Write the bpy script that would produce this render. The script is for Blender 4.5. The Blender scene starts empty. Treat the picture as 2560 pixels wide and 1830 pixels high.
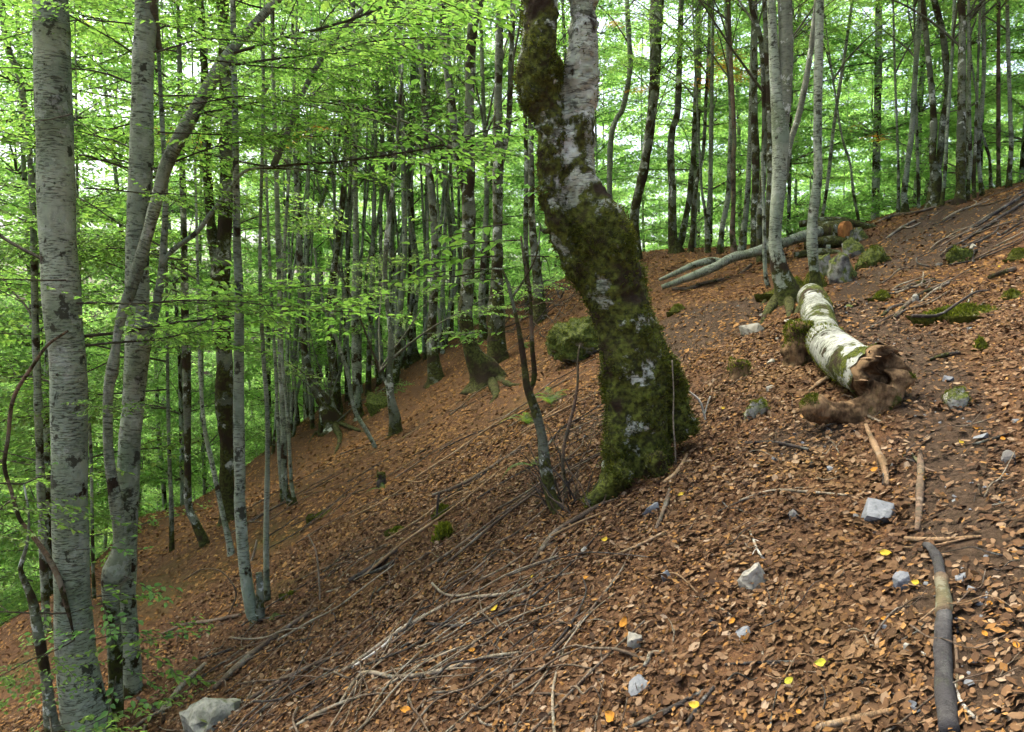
import bpy, bmesh, math, random
import numpy as np
from mathutils import Vector, Matrix

rng = np.random.default_rng(7)
random.seed(7)
SC = bpy.context.scene
COL = SC.collection

# ------------------------------------------------------------------ camera
FPX = 2009.0                       # focal length in photo pixels (photo 2560 x 1830)
PITCH = math.radians(4.0)
EYE = 1.9
cam = bpy.data.cameras.new('camera')
cam.sensor_fit = 'HORIZONTAL'
cam.sensor_width = 36.0
cam.lens = 36.0 * FPX / 2560.0
cam.clip_start = 0.05
cam.clip_end = 1000
camo = bpy.data.objects.new('camera', cam)
COL.objects.link(camo)
camo.location = (0, 0, EYE)
camo.rotation_euler = (math.radians(90) - PITCH, 0, 0)
SC.camera = camo

# ------------------------------------------------------------------ sky, sun, exposure
SUN_AZ, SUN_EL = math.radians(-50), math.radians(64)
world = bpy.data.worlds.new('World')
SC.world = world
world.use_nodes = True
wn = world.node_tree
for n in list(wn.nodes):
    wn.nodes.remove(n)
sky = wn.nodes.new('ShaderNodeTexSky')
sky.sky_type = 'NISHITA'
sky.sun_disc = False
sky.sun_elevation = SUN_EL
sky.sun_rotation = SUN_AZ
sky.dust_density = 7.0
sky.air_density = 0.6
sky.ozone_density = 0.4
bgn = wn.nodes.new('ShaderNodeBackground')
bgn.inputs['Strength'].default_value = 0.15
won = wn.nodes.new('ShaderNodeOutputWorld')
wn.links.new(sky.outputs[0], bgn.inputs[0])
wn.links.new(bgn.outputs[0], won.inputs[0])
sl = bpy.data.lights.new('sun', 'SUN')
sl.energy = 0.9
sl.angle = math.radians(40)
sl.color = (1.0, 0.95, 0.86)
so = bpy.data.objects.new('sun', sl)
COL.objects.link(so)
sd = Vector((math.sin(SUN_AZ) * math.cos(SUN_EL), math.cos(SUN_AZ) * math.cos(SUN_EL), math.sin(SUN_EL)))
so.rotation_euler = (-sd).to_track_quat('-Z', 'Y').to_euler()
so.location = sd * 40
vs = SC.view_settings
vs.view_transform = 'Standard'
vs.look = 'None'
vs.gamma = 1.0
vs.use_curve_mapping = False
vs.exposure = 2.42
SC.render.engine = 'CYCLES'
cy = SC.cycles
cy.use_adaptive_sampling = True
cy.adaptive_threshold = 0.03
cy.max_bounces = 4
cy.diffuse_bounces = 3
cy.glossy_bounces = 2
cy.transmission_bounces = 4
cy.transparent_max_bounces = 4
cy.caustics_reflective = False
cy.caustics_refractive = False
cy.use_denoising = True
SC.render.filter_size = 1.2

# ------------------------------------------------------------------ noise
def _h(ix, iy, iz):
    n = (ix * 374761393 + iy * 668265263 + iz * 2147483647) & 0xffffffff
    n = ((n ^ (n >> 13)) * 1274126177) & 0xffffffff
    n = (n ^ (n >> 16)) & 0xffffffff
    return n / 4294967295.0
def vnoise(p):
    p = np.asarray(p, float)
    i = np.floor(p).astype(np.int64)
    f = p - i
    f = f * f * (3 - 2 * f)
    r = 0
    for dx in (0, 1):
        for dy in (0, 1):
            for dz in (0, 1):
                w = (f[:, 0] if dx else 1 - f[:, 0]) * (f[:, 1] if dy else 1 - f[:, 1]) * (f[:, 2] if dz else 1 - f[:, 2])
                r = r + w * _h(i[:, 0] + dx, i[:, 1] + dy, i[:, 2] + dz)
    return r * 2 - 1
def fbm(p, o=3):
    p = np.asarray(p, float)
    r, a = 0, 1.0
    for k in range(o):
        r = r + a * vnoise(p + 17.3 * k)
        p = p * 2.03
        a *= .5
    return r

# ------------------------------------------------------------------ pixels, terrain
cp, sp = math.cos(PITCH), math.sin(PITCH)
def raydir(px, py):
    u, v = (px - 1280) / FPX, (915 - py) / FPX
    d = np.array([u, cp + v * sp, -sp + v * cp])
    return d / d[1]
def atdepth(px, py, y):
    return np.array([0, 0, EYE]) + raydir(px, py) * y

CTRL = [(2560,1830,2.05),(1920,1830,2.5),(1280,1830,3.16),(640,1830,4.4),(0,1830,6.9),
 (2560,1400,2.7),(1920,1400,3.45),(1280,1400,4.9),(640,1400,8.3),(300,1450,10),
 (2560,1000,4.2),(2200,1000,4.9),(1900,1000,5.7),(1600,1172,5.4),(1280,1172,6.9),(800,1172,11.5),(560,1300,11.8),
 (2560,750,6.5),(2150,780,7.5),(1700,800,9.6),(1400,900,10.8),(1200,950,13),(1000,1000,15.5),(800,1080,17),
 (1950,700,10.5),(2300,640,9.6),(2560,600,8.8),(2100,620,12.5),(1700,680,13.5)]
RIDGE = [(60,1530,10.5),(330,1300,14.5),(450,1280,14.5),(560,1235,15.5),(645,1140,18),(730,1075,19),(900,965,19.5),(1130,845,20),(1330,740,19.5),(1500,660,18.5),
 (1611,632,17.5),(1750,628,16.5),(1850,618,16),(2000,600,15),(2150,560,14.5),(2300,512,14.5),(2430,478,14.2),(2560,455,14)]
pts = [atdepth(*c) for c in CTRL] + [atdepth(*c) for c in RIDGE]
for (px, py, d) in RIDGE:
    e = raydir(px, py)
    for m, dz in ((1.35, 1.3), (1.9, 4.2), (3.2, 9.0), (5.5, 18.0)):
        q = np.array([0, 0, EYE]) + e * d * m
        q[2] -= dz
        q[2] = max(q[2], -30)
        pts.append(q)
for (x, y) in ((0, 0), (3, 0), (-3, 0), (8, -6), (-8, -6), (0, -8), (12, 3), (-12, 3), (20, -15), (-20, -15), (0, -25)):
    pts.append(np.array([x, y, (.47 if x > 0 else .5) * x + .076 * y]))
pts.append(np.array([40., 10., 17.])); pts.append(np.array([-40., 10., -18.]))
CT = np.array(pts)
def _tps(r2):
    return 0.5 * r2 * np.log(r2 + 1e-9)
_n = len(CT)
_K = _tps(((CT[:, None, :2] - CT[None, :, :2]) ** 2).sum(-1)) + np.eye(_n) * 0.02
_P = np.c_[np.ones(_n), CT[:, :2]]
_A = np.block([[_K, _P], [_P.T, np.zeros((3, 3))]])
_W = np.linalg.solve(_A, np.r_[CT[:, 2], 0, 0, 0])
def Zs(x, y):
    x = np.atleast_1d(np.asarray(x, float)).ravel(); y = np.atleast_1d(np.asarray(y, float)).ravel()
    out = np.empty(len(x))
    for a in range(0, len(x), 20000):
        xx, yy = x[a:a + 20000], y[a:a + 20000]
        k = _tps((xx[:, None] - CT[None, :, 0]) ** 2 + (yy[:, None] - CT[None, :, 1]) ** 2)
        out[a:a + 20000] = k @ _W[:_n] + _W[_n] + _W[_n + 1] * xx + _W[_n + 2] * yy
    q = np.c_[x, y, np.zeros(len(x))]
    out += .035 * fbm(q * 1.7, 3) + .06 * fbm(q * .55 + 9, 2)
    return out
def Z(x, y):
    return float(Zs([x], [y])[0])
def on(px, py, maxd=40):
    """the point of the ground seen at a photo pixel"""
    d = raydir(px, py)
    t = np.concatenate([np.linspace(1.2, 8, 120), np.linspace(8.05, maxd, 260)])
    P = np.array([0, 0, EYE])[None] + d[None] * t[:, None]
    s = P[:, 2] - Zs(P[:, 0], P[:, 1])
    k = np.where(s < 0)[0]
    if len(k) == 0:
        i = int(np.argmin(s[:330]))
        return P[i] - np.array([0, 0, s[i]])
    i = max(k[0], 1)
    a, b = t[i - 1], t[i]
    for _ in range(12):
        m = .5 * (a + b)
        q = np.array([0, 0, EYE]) + d * m
        if q[2] < Z(q[0], q[1]):
            b = m
        else:
            a = m
    q = np.array([0, 0, EYE]) + d * b
    q[2] = Z(q[0], q[1])
    return q
def nrm(x, y, e=.15):
    a = Z(x + e, y) - Z(x - e, y); b = Z(x, y + e) - Z(x, y - e)
    return Vector((-a / (2 * e), -b / (2 * e), 1)).normalized()

# ------------------------------------------------------------------ mesh helpers
def mesh_np(name, V, faces, mat, smooth=True, attrs=None):
    """faces: list of int arrays (n,k)"""
    me = bpy.data.meshes.new(name)
    V = np.asarray(V, np.float32)
    me.vertices.add(len(V))
    me.vertices.foreach_set('co', V.ravel())
    nl = sum(f.size for f in faces); nf = sum(len(f) for f in faces)
    me.loops.add(nl)
    me.polygons.add(nf)
    me.loops.foreach_set('vertex_index', np.concatenate([f.ravel() for f in faces]).astype(np.int32))
    tot = np.concatenate([np.full(len(f), f.shape[1]) for f in faces]).astype(np.int32)
    st = np.r_[0, np.cumsum(tot)[:-1]].astype(np.int32)
    me.polygons.foreach_set('loop_start', st)
    me.polygons.foreach_set('loop_total', tot)
    me.polygons.foreach_set('use_smooth', np.full(nf, smooth))
    for k, a in (attrs or {}).items():
        a = np.asarray(a, np.float32)
        if a.ndim == 2:
            at = me.attributes.new(k, 'FLOAT_VECTOR', 'POINT'); at.data.foreach_set('vector', a.ravel())
        else:
            at = me.attributes.new(k, 'FLOAT', 'POINT'); at.data.foreach_set('value', a)
    for m in (mat if isinstance(mat, list) else [mat]):
        me.materials.append(m)
    me.update()
    me.validate()
    return me
def ob(name, me, parent=None, loc=None, **props):
    o = bpy.data.objects.new(name, me)
    COL.objects.link(o)
    if parent is not None:
        o.parent = parent
    if loc is not None:
        o.location = loc
    for k, v in props.items():
        o[k] = v
    return o
def thing(name, loc, label, cat, group=None):
    o = bpy.data.objects.new(name, None)
    o.empty_display_size = .2
    COL.objects.link(o)
    o.location = loc
    o['label'] = label; o['category'] = cat
    if group:
        o['group'] = group
    return o
def tag(o, label, cat, group=None):
    o['label'] = label; o['category'] = cat
    if group:
        o['group'] = group
    return o

def spline(P, n):
    """Catmull-Rom resample of rows of P (any columns) by chord length"""
    P = np.asarray(P, float)
    if len(P) == 2:
        P = np.array([P[0], (P[0] + P[1]) / 2, P[1]])
    Q = np.vstack([2 * P[0] - P[1], P, 2 * P[-1] - P[-2]])
    L = np.r_[0, np.cumsum(np.linalg.norm(np.diff(P[:, :3], axis=0), axis=1))]
    s = np.linspace(0, L[-1], n)
    i = np.clip(np.searchsorted(L, s, side='right') - 1, 0, len(P) - 2)
    t = ((s - L[i]) / np.maximum(L[i + 1] - L[i], 1e-9))[:, None]
    a, b, c, d = Q[i], Q[i + 1], Q[i + 2], Q[i + 3]
    R = .5 * ((2 * b) + (-a + c) * t + (2 * a - 5 * b + 4 * c - d) * t ** 2 + (-a + 3 * b - 3 * c + d) * t ** 3)
    return R, s
class Geo:
    """collects tubes into arrays"""
    def __init__(s):
        s.V, s.F4, s.F3, s.B, s.M, s.n = [], [], [], [], [], 0
    def add(s, V, F4=None, F3=None, B=None, M=None):
        if F4 is not None and len(F4): s.F4.append(np.asarray(F4) + s.n)
        if F3 is not None and len(F3): s.F3.append(np.asarray(F3) + s.n)
        s.V.append(V); s.B.append(V if B is None else B)
        s.M.append(np.zeros(len(V)) if M is None else M)
        s.n += len(V)
    def tube(s, nodes, seg=8, step=None, rough=.08, rscale=3.0, flare=0, fl=.3, lobes=5, cap=True, rn=None, seed=0):
        """nodes rows: x y z r moss"""
        nodes = np.asarray(nodes, float)
        if nodes.shape[1] == 4:
            nodes = np.c_[nodes, np.zeros(len(nodes))]
        L = np.linalg.norm(np.diff(nodes[:, :3], axis=0), axis=1).sum()
        step = step or max(nodes[:, 3].mean() * 1.0, .03)
        n = int(np.clip(L / step, 3, 260)) + 1
        R, arc = spline(nodes, n)
        P, r, m = R[:, :3], np.maximum(R[:, 3], .0015), R[:, 4]
        T = np.gradient(P, axis=0); T /= np.linalg.norm(T, axis=1)[:, None] + 1e-9
        N = np.zeros_like(P)
        a = np.array([1., 0, 0]) if abs(T[0, 0]) < .8 else np.array([0, 1., 0])
        N[0] = a - T[0] * (a @ T[0]); N[0] /= np.linalg.norm(N[0])
        for i in range(1, n):
            v = N[i - 1] - T[i] * (N[i - 1] @ T[i]); N[i] = v / (np.linalg.norm(v) + 1e-9)
        Bn = np.cross(T, N)
        th = np.linspace(0, 2 * math.pi, seg, endpoint=False)
        c, sn = np.cos(th), np.sin(th)
        rr = r[:, None] * np.ones(seg)[None]
        bc = np.stack([rr * c, rr * sn, np.repeat(arc[:, None], seg, 1)], -1) + np.array([seed * 3.1, seed * 1.7, 0])
        if rough:
            w = fbm(bc.reshape(-1, 3) * rscale / max(1, 1), 3).reshape(n, seg)
            rr = rr * (1 + rough * w)
        if flare:
            lob = 1 + .55 * np.cos(lobes * th + seed)[None] + .3 * np.cos((lobes - 2) * th + 2 * seed)[None]
            rr = rr * (1 + flare * np.exp(-arc / fl)[:, None] * np.maximum(lob, .1))
        V = P[:, None] + rr[..., None] * (c[None, :, None] * N[:, None] + sn[None, :, None] * Bn[:, None])
        V = V.reshape(-1, 3)
        idx = np.arange(n * seg).reshape(n, seg)
        j = np.roll(np.arange(seg), -1)
        F4 = np.stack([idx[:-1], idx[:-1][:, j], idx[1:][:, j], idx[1:]], -1).reshape(-1, 4)
        Bc = bc.reshape(-1, 3); M = np.repeat(m, seg)
        F3 = None
        if cap:
            V = np.vstack([V, P[0], P[-1]]); Bc = np.vstack([Bc, [seed * 3.1, seed * 1.7, 0], [seed * 3.1, seed * 1.7, arc[-1]]])
            M = np.r_[M, m[0], m[-1]]
            a0 = n * seg
            F3 = np.vstack([np.c_[idx[0][j], idx[0], np.full(seg, a0)], np.c_[idx[-1], idx[-1][j], np.full(seg, a0 + 1)]])
        s.add(V, F4, F3, Bc, M)
        return P, r
    def mesh(s, name, mat, smooth=True):
        fs = []
        if s.F4: fs.append(np.vstack(s.F4))
        if s.F3: fs.append(np.vstack(s.F3))
        return mesh_np(name, np.vstack(s.V), fs, mat, smooth, {'bco': np.vstack(s.B), 'moss': np.concatenate(s.M)})

# ------------------------------------------------------------------ materials
class NT:
    def __init__(s, name):
        s.m = bpy.data.materials.new(name); s.m.use_nodes = True
        s.t = s.m.node_tree
        for n in list(s.t.nodes): s.t.nodes.remove(n)
        s.out = s.t.nodes.new('ShaderNodeOutputMaterial')
    def n(s, typ, ins=None, **kw):
        k = s.t.nodes.new('ShaderNode' + typ)
        for a, v in kw.items(): setattr(k, a, v)
        for a, v in (ins or {}).items(): s.set(k.inputs[a], v)
        return k
    def set(s, sock, v):
        if hasattr(v, 'is_output'): s.t.links.new(v, sock)
        else: sock.default_value = v
    def math(s, op, a, b=0.0, clamp=False):
        k = s.n('Math', operation=op, use_clamp=clamp); s.set(k.inputs[0], a); s.set(k.inputs[1], b); return k.outputs[0]
    def mix(s, f, a, b):
        k = s.n('Mix', data_type='RGBA'); s.set(k.inputs[0], f); s.set(k.inputs[6], a); s.set(k.inputs[7], b); return k.outputs[2]
    def noise(s, vec, scale, detail=3, rough=.55):
        k = s.n('TexNoise', {'Scale': scale, 'Detail': detail, 'Roughness': rough})
        if vec is not None: s.t.links.new(vec, k.inputs['Vector'])
        return k.outputs[0]
    def step(s, v, a, b):
        k = s.n('MapRange', interpolation_type='SMOOTHSTEP'); s.set(k.inputs[0], v); k.inputs[1].default_value = a; k.inputs[2].default_value = b
        return k.outputs[0]
    def ramp(s, v, stops):
        k = s.n('ValToRGB'); s.set(k.inputs[0], v)
        e = k.color_ramp.elements
        while len(e) < len(stops): e.new(.5)
        for q, (p, c) in zip(e, stops): q.position = p; q.color = (*c, 1)
        return k.outputs[0]
    def scale(s, v, sx):
        k = s.n('VectorMath', operation='MULTIPLY'); s.t.links.new(v, k.inputs[0]); k.inputs[1].default_value = sx; return k.outputs[0]
    def bump(s, h, st, d=.01):
        return s.n('Bump', {'Height': h, 'Strength': st, 'Distance': d}).outputs[0]
    def finish(s, col, rough=.85, normal=None, spec=.25):
        b = s.n('BsdfPrincipled', {'Base Color': col, 'Roughness': rough, 'Specular IOR Level': spec})
        if normal is not None: s.t.links.new(normal, b.inputs['Normal'])
        s.t.links.new(b.outputs[0], s.out.inputs[0]); return s.m
def C(*a): return (*a, 1.0)

def bark(name, pale, pale2, streak=1.0, blotch=1.0, lichen=.3, moss1=(.022, .026, .006), moss2=(.06, .07, .012), sc=1.0, algae=.55):
    t = NT(name)
    co = t.n('Attribute', attribute_name='bco').outputs['Vector']
    ms = t.n('Attribute', attribute_name='moss').outputs['Fac']
    nb = t.noise(co, 1.8 * sc, 3)
    col = t.mix(t.step(nb, .38, .64), C(*pale), C(*pale2))
    n2 = t.noise(co, 22 * sc, 4, .6)
    col = t.mix(t.math('MULTIPLY', t.step(n2, .45, .75), .45), col, C(*(x * .45 for x in pale2)))
    sv = t.noise(t.scale(co, (17 * sc, 17 * sc, 105 * sc)), 1.0, 4, .65)
    patch = t.step(t.noise(co, 3.3 * sc, 2), .28, .52)
    st = t.math('MULTIPLY', t.math('MULTIPLY', t.step(sv, .515, .60), patch), streak)
    col = t.mix(t.math('MULTIPLY', t.step(t.noise(co, 2.6 * sc, 4), .48, .68), algae), col, C(.10, .125, .05))
    col = t.mix(st, col, C(.035, .036, .024))
    bl = t.math('MULTIPLY', t.step(t.noise(co, 7.5 * sc, 5, .65), .575, .63), blotch)
    col = t.mix(bl, col, C(.048, .052, .034))
    li = t.math('MULTIPLY', t.step(t.noise(co, 5.2 * sc, 6, .7), .56, .60), lichen)
    col = t.mix(li, col, C(.50, .53, .46))
    nm = t.noise(co, 4.2 * sc, 8, .66)
    mf = t.step(t.math('ADD', t.math('ADD', t.math('MULTIPLY', nm, 2.3), -.65), ms), .83, .94)
    mc = t.mix(t.step(t.noise(co, 30 * sc, 3), .35, .65), C(*moss1), C(*moss2))
    mc = t.mix(t.step(t.noise(co, 4.2 * sc, 3), .52, .66), mc, C(.032, .022, .012))
    col = t.mix(mf, col, mc)
    h = t.math('ADD', t.math('MULTIPLY', t.noise(co, 55 * sc, 4, .7), t.math('ADD', .4, t.math('MULTIPLY', mf, 1.3))),
               t.math('SUBTRACT', t.math('MULTIPLY', mf, 1.0), t.math('MULTIPLY', st, .7)))
    return t.finish(col, .88, t.bump(h, .8, .012), .15)

M = {}
M['pale'] = bark('pale_bark', (.295, .335, .245), (.175, .215, .15), .8, 1.0, .3)
M['grey'] = bark('grey_bark', (.245, .275, .195), (.145, .17, .112), .8, .7, .28)
M['far'] = bark('far_bark', (.29, .335, .25), (.19, .225, .16), .5, .5, .35)  # paler than the near grey bark: lifted shade and haze put into the colour
M['fardark'] = bark('far_dark_bark', (.19, .215, .155), (.115, .135, .09), .5, .5, .55)  # dark bark lightened the same way for distant trunks
M['dark'] = bark('dark_mossy_bark', (.18, .195, .14), (.095, .105, .07), .5, .75, .8, (.024, .026, .008), (.07, .075, .018))
M['brown'] = bark('brown_bark', (.17, .115, .075), (.09, .065, .04), .5, .7, .1)
M['hero'] = bark('old_mossy_bark', (.46, .49, .39), (.26, .285, .205), .7, .8, .6, (.026, .029, .008), (.105, .122, .02), 1.0)
M['log'] = bark('white_log_bark', (.35, .37, .325), (.20, .215, .175), .9, 1.0, .4, (.03, .04, .006), (.09, .11, .015), 1.3)
M['stick'] = bark('stick_bark', (.16, .12, .08), (.085, .06, .04), .6, .5, .12, sc=2, algae=.1)
M['darkstick'] = bark('dark_stick_bark', (.06, .05, .042), (.035, .03, .024), .5, .5, .15, sc=2, algae=.1)
M['greystick'] = bark('bleached_stick', (.29, .245, .17), (.16, .13, .085), .7, .5, .2, sc=2, algae=.1)
M['whitestick'] = bark('white_stick', (.55, .53, .45), (.38, .36, .29), .4, .3, .2, sc=2, algae=.1)
M['tanstick'] = bark('tan_stick', (.30, .20, .11), (.19, .12, .06), .4, .5, .1, sc=2, algae=.1)
M['pole'] = bark('barkless_pole', (.062, .06, .058), (.036, .035, .034), .3, .4, .04, sc=2, algae=0)
M['twig'] = bark('twig_bark', (.07, .06, .04), (.04, .035, .022), .3, .3, .1, sc=2)
M['limb'] = bark('limb_bark', (.13, .125, .09), (.07, .07, .045), .5, .6, .25, sc=1.5)

def leafmat(name, stops, tr, trmul=1.0, rough=.5):
    t = NT(name)
    ri = t.n('NewGeometry').outputs['Random Per Island']
    oi = t.n('ObjectInfo').outputs['Random']
    v = t.math('ADD', t.math('MULTIPLY', ri, .7), t.math('MULTIPLY', oi, .3))
    col = t.ramp(v, stops)
    d = t.n('BsdfPrincipled', {'Base Color': col, 'Roughness': rough, 'Specular IOR Level': .3})
    tc = t.ramp(v, [(p, tuple(min(1, x * y) for x, y in zip(c, tr))) for p, c in stops])
    tl = t.n('BsdfTranslucent', {'Color': tc})
    mx = t.n('MixShader', {'Fac': .6})
    t.t.links.new(d.outputs[0], mx.inputs[1]); t.t.links.new(tl.outputs[0], mx.inputs[2])
    t.t.links.new(mx.outputs[0], t.out.inputs[0])
    return t.m
GREEN = [(0, (.05, .115, .022)), (.35, (.078, .16, .03)), (.7, (.11, .20, .038)), (1, (.16, .24, .045))]
M['leaf'] = leafmat('beech_leaf', GREEN, (2.8, 2.8, 2.4))
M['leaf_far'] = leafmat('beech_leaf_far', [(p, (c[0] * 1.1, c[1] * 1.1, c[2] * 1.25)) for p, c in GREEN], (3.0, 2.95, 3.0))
M['leaf_orange'] = leafmat('autumn_leaf', [(0, (.40, .19, .015)), (.5, (.46, .25, .02)), (1, (.30, .27, .03))], (1.7, 1.5, 1))
M['leaf_fresh'] = leafmat('fresh_leaf', [(0, (.07, .18, .05)), (1, (.13, .27, .07))], (2.2, 2.2, 1.6))

def littermat(name, stops):
    t = NT(name)
    g = t.n('NewGeometry')
    col = t.ramp(g.outputs['Random Per Island'], stops)
    n = t.noise(t.n('TexCoord').outputs['Object'], 60, 3)
    oc = t.n('TexCoord').outputs['Object']
    col = t.mix(t.math('MULTIPLY', t.step(n, .4, .7), .35), col, C(.07, .04, .02))
    col = t.mix(t.math('MULTIPLY', t.step(t.noise(oc, 1.1, 4, .6), .42, .68), .5), col, C(.05, .028, .014))
    col = t.mix(t.math('MULTIPLY', t.step(t.noise(oc, .7, 3, .6), .5, .75), .35), col, C(.22, .13, .045))
    return t.finish(col, .8, None, .12)
M['litter'] = littermat('brown_leaf_litter', [(0, (.02, .012, .007)), (.25, (.06, .032, .015)), (.6, (.108, .060, .027)), (.82, (.155, .092, .045)), (.94, (.21, .142, .08)), (1, (.29, .22, .145))])
M['litter_far'] = littermat('brown_leaf_litter_far', [(0, (.05, .025, .007)), (.3, (.14, .068, .017)), (.65, (.225, .115, .032)), (1, (.31, .175, .06))])  # colour raised above the near litter, standing in for light on the shaded slope
M['yleaf'] = littermat('yellow_leaf', [(0, (.36, .25, .02)), (1, (.44, .33, .03))])
M['oleaf'] = littermat('orange_leaf', [(0, (.34, .14, .015)), (1, (.42, .20, .025))])
M['gleaf'] = littermat('green_yellow_leaf', [(0, (.28, .30, .03)), (1, (.36, .35, .03))])

def groundmat():
    t = NT('forest_floor')
    co = t.n('TexCoord').outputs['Object']
    dirt = t.n('Attribute', attribute_name='dirt').outputs['Fac']
    mo = t.n('Attribute', attribute_name='moss').outputs['Fac']
    n1 = t.noise(co, 18, 6, .7)
    n2 = t.noise(co, 1.2, 4, .6)
    col = t.ramp(n1, [(.25, (.028, .016, .009)), (.5, (.085, .044, .02)), (.72, (.15, .085, .04))])
    col = t.mix(t.step(n2, .45, .7), col, C(.07, .04, .02))
    soil = t.ramp(t.noise(co, 30, 5, .7), [(.3, (.022, .015, .009)), (.6, (.06, .04, .024)), (.8, (.13, .10, .07))])
    col = t.mix(t.step(t.math('ADD', dirt, t.math('MULTIPLY', n1, .4)), .45, .8), col, soil)
    gm = t.ramp(t.noise(co, 25, 4), [(.3, (.03, .035, .006)), (.7, (.10, .11, .015))])
    col = t.mix(t.step(t.math('ADD', mo, t.math('MULTIPLY', n2, .5)), .62, .95), col, gm)
    return t.finish(col, .95, t.bump(n1, 1.0, .03), .1)
M['ground'] = groundmat()

def rockmat(name, a, b, moss=.0, dark=.3):
    t = NT(name)
    co = t.n('TexCoord').outputs['Object']
    geo = t.n('NewGeometry')
    sx = t.n('SeparateXYZ'); t.t.links.new(geo.outputs['Normal'], sx.inputs[0])
    n1 = t.noise(co, 9, 6, .65); n2 = t.noise(co, 40, 4, .6)
    col = t.mix(t.step(n1, .38, .64), C(*a), C(*b))
    col = t.mix(t.math('MULTIPLY', t.step(n2, .5, .72), dark), col, C(.06, .06, .05))
    cr = t.n('TexVoronoi', {'Scale': 7.0}, feature='DISTANCE_TO_EDGE'); t.t.links.new(co, cr.inputs['Vector'])
    if moss > 0:
        up = t.math('MULTIPLY', t.math('ADD', sx.outputs[2], .35), .42)
        mf = t.step(t.math('ADD', t.math('MULTIPLY', t.noise(co, 5, 6, .7), .8), t.math('ADD', up, moss - .5)), .42, .62)
        mc = t.mix(t.step(t.noise(co, 35, 3), .35, .65), C(.022, .032, .005), C(.085, .105, .014))
        col = t.mix(mf, col, mc)
    return t.finish(col, .85, t.bump(t.math('ADD', n1, t.math('MULTIPLY', n2, .5)), .7, .02), .25)
M['rock_white'] = rockmat('pale_limestone', (.29, .28, .225), (.17, .16, .12), 0, .5)
M['rock_blue'] = rockmat('blue_grey_stone', (.165, .178, .182), (.10, .11, .115), 0, .35)
M['rock_rough'] = rockmat('rough_limestone', (.22, .225, .18), (.10, .105, .075), .05, .7)
M['rock_dark'] = rockmat('dark_stone', (.13, .125, .11), (.075, .075, .065), 0, .4)
M['rock_moss'] = rockmat('mossy_limestone', (.31, .305, .25), (.17, .165, .125), .28, .4)
M['boulder'] = rockmat('mossy_boulder', (.24, .24, .20), (.06, .06, .048), .42, .6)
M['boulder_green'] = rockmat('green_mossy_boulder', (.24, .25, .2), (.10, .11, .08), .75, .4)

def plain(name, a, b, sc=20, rough=.9):
    t = NT(name)
    co = t.n('TexCoord').outputs['Object']
    n = t.noise(co, sc, 5, .65)
    return t.finish(t.mix(t.step(n, .35, .65), C(*a), C(*b)), rough, t.bump(n, .8, .015), .15)
M['cut'] = plain('sawn_wood', (.36, .16, .05), (.20, .085, .028), 12)
def rotmat():
    t = NT('rotten_wood')
    co = t.n('TexCoord').outputs['Object']
    fib = t.noise(t.scale(co, (60, 60, 9)), 1.0, 4, .6)
    col = t.mix(t.step(t.noise(co, 5, 5, .7), .38, .56), C(.04, .025, .012), C(.20, .13, .065))
    col = t.mix(t.math('MULTIPLY', t.step(fib, .45, .7), .6), col, C(.05, .03, .015))
    col = t.mix(t.step(t.noise(co, 3.5, 5, .7), .56, .66), col, C(.045, .05, .010))
    return t.finish(col, .9, t.bump(t.math('ADD', fib, t.noise(co, 30, 5, .7)), .7, .007), .1)
M['rot'] = rotmat()
M['peel'] = plain('peeled_wood', (.42, .38, .36), (.30, .26, .24), 30)
M['mosstuft'] = leafmat('moss_tuft', [(0, (.03, .038, .006)), (.6, (.075, .088, .012)), (1, (.14, .155, .02))], (1.2, 1.2, 1))
M['mossgreen'] = leafmat('bright_moss_tuft', [(0, (.03, .045, .005)), (.6, (.08, .10, .010)), (1, (.15, .17, .015))], (1.3, 1.3, 1))
M['fern'] = leafmat('fern_frond', [(0, (.05, .10, .02)), (1, (.11, .18, .035))], (1.8, 1.8, 1))

# ------------------------------------------------------------------ the ground
PATH = [on(*p)[:2] for p in ((2480,1800),(2420,1500),(2400,1250),(2370,1050),(2330,960),(2250,850),(2120,760),(2160,700),(2230,650),(2260,600),(2330,540),(2400,490))]
def seg_dist(x, y, pl):
    d = np.full(len(x), 1e9)
    for a, b in zip(pl[:-1], pl[1:]):
        ax, ay = a[0], a[1]; bx, by = b[0] - ax, b[1] - ay
        t = np.clip(((x - ax) * bx + (y - ay) * by) / (bx * bx + by * by + 1e-9), 0, 1)
        d = np.minimum(d, np.hypot(x - ax - t * bx, y - ay - t * by))
    return d
DIRT = [(on(1760,800), 1.0), (on(1690,870), .8), (on(2440,550), 1.6), (on(2500,520), 1.4), (on(1500,1060), .6), (on(2010,1090), .3), (on(2330,640), .8)]
MOSSY = [(on(480,1450), 1.8), (on(620,1400), 1.4), (on(700,1480), .7), (on(350,1480), 2.0), (on(2380,780), .55), (on(2250,740), .4), (on(1080,1330), .5), (on(60,1650), 2.0), (on(1330,1000), .9), (on(940,1030), 1.0)]
def dirt_at(x, y):
    d = np.exp(-(seg_dist(x, y, PATH) / .25) ** 2) * .95
    for p, r in DIRT:
        d = np.maximum(d, .95 * np.exp(-((x - p[0]) ** 2 + (y - p[1]) ** 2) / (r * r)))
    return d
def moss_at(x, y):
    d = np.zeros(len(x))
    for p, r in MOSSY:
        d = np.maximum(d, .47 * np.exp(-((x - p[0]) ** 2 + (y - p[1]) ** 2) / (r * r)))
    return d
nr, na = 290, 400
rad = np.r_[0.02, np.geomspace(.5, 26, nr - 40), np.geomspace(26.6, 128, 39)]
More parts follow.
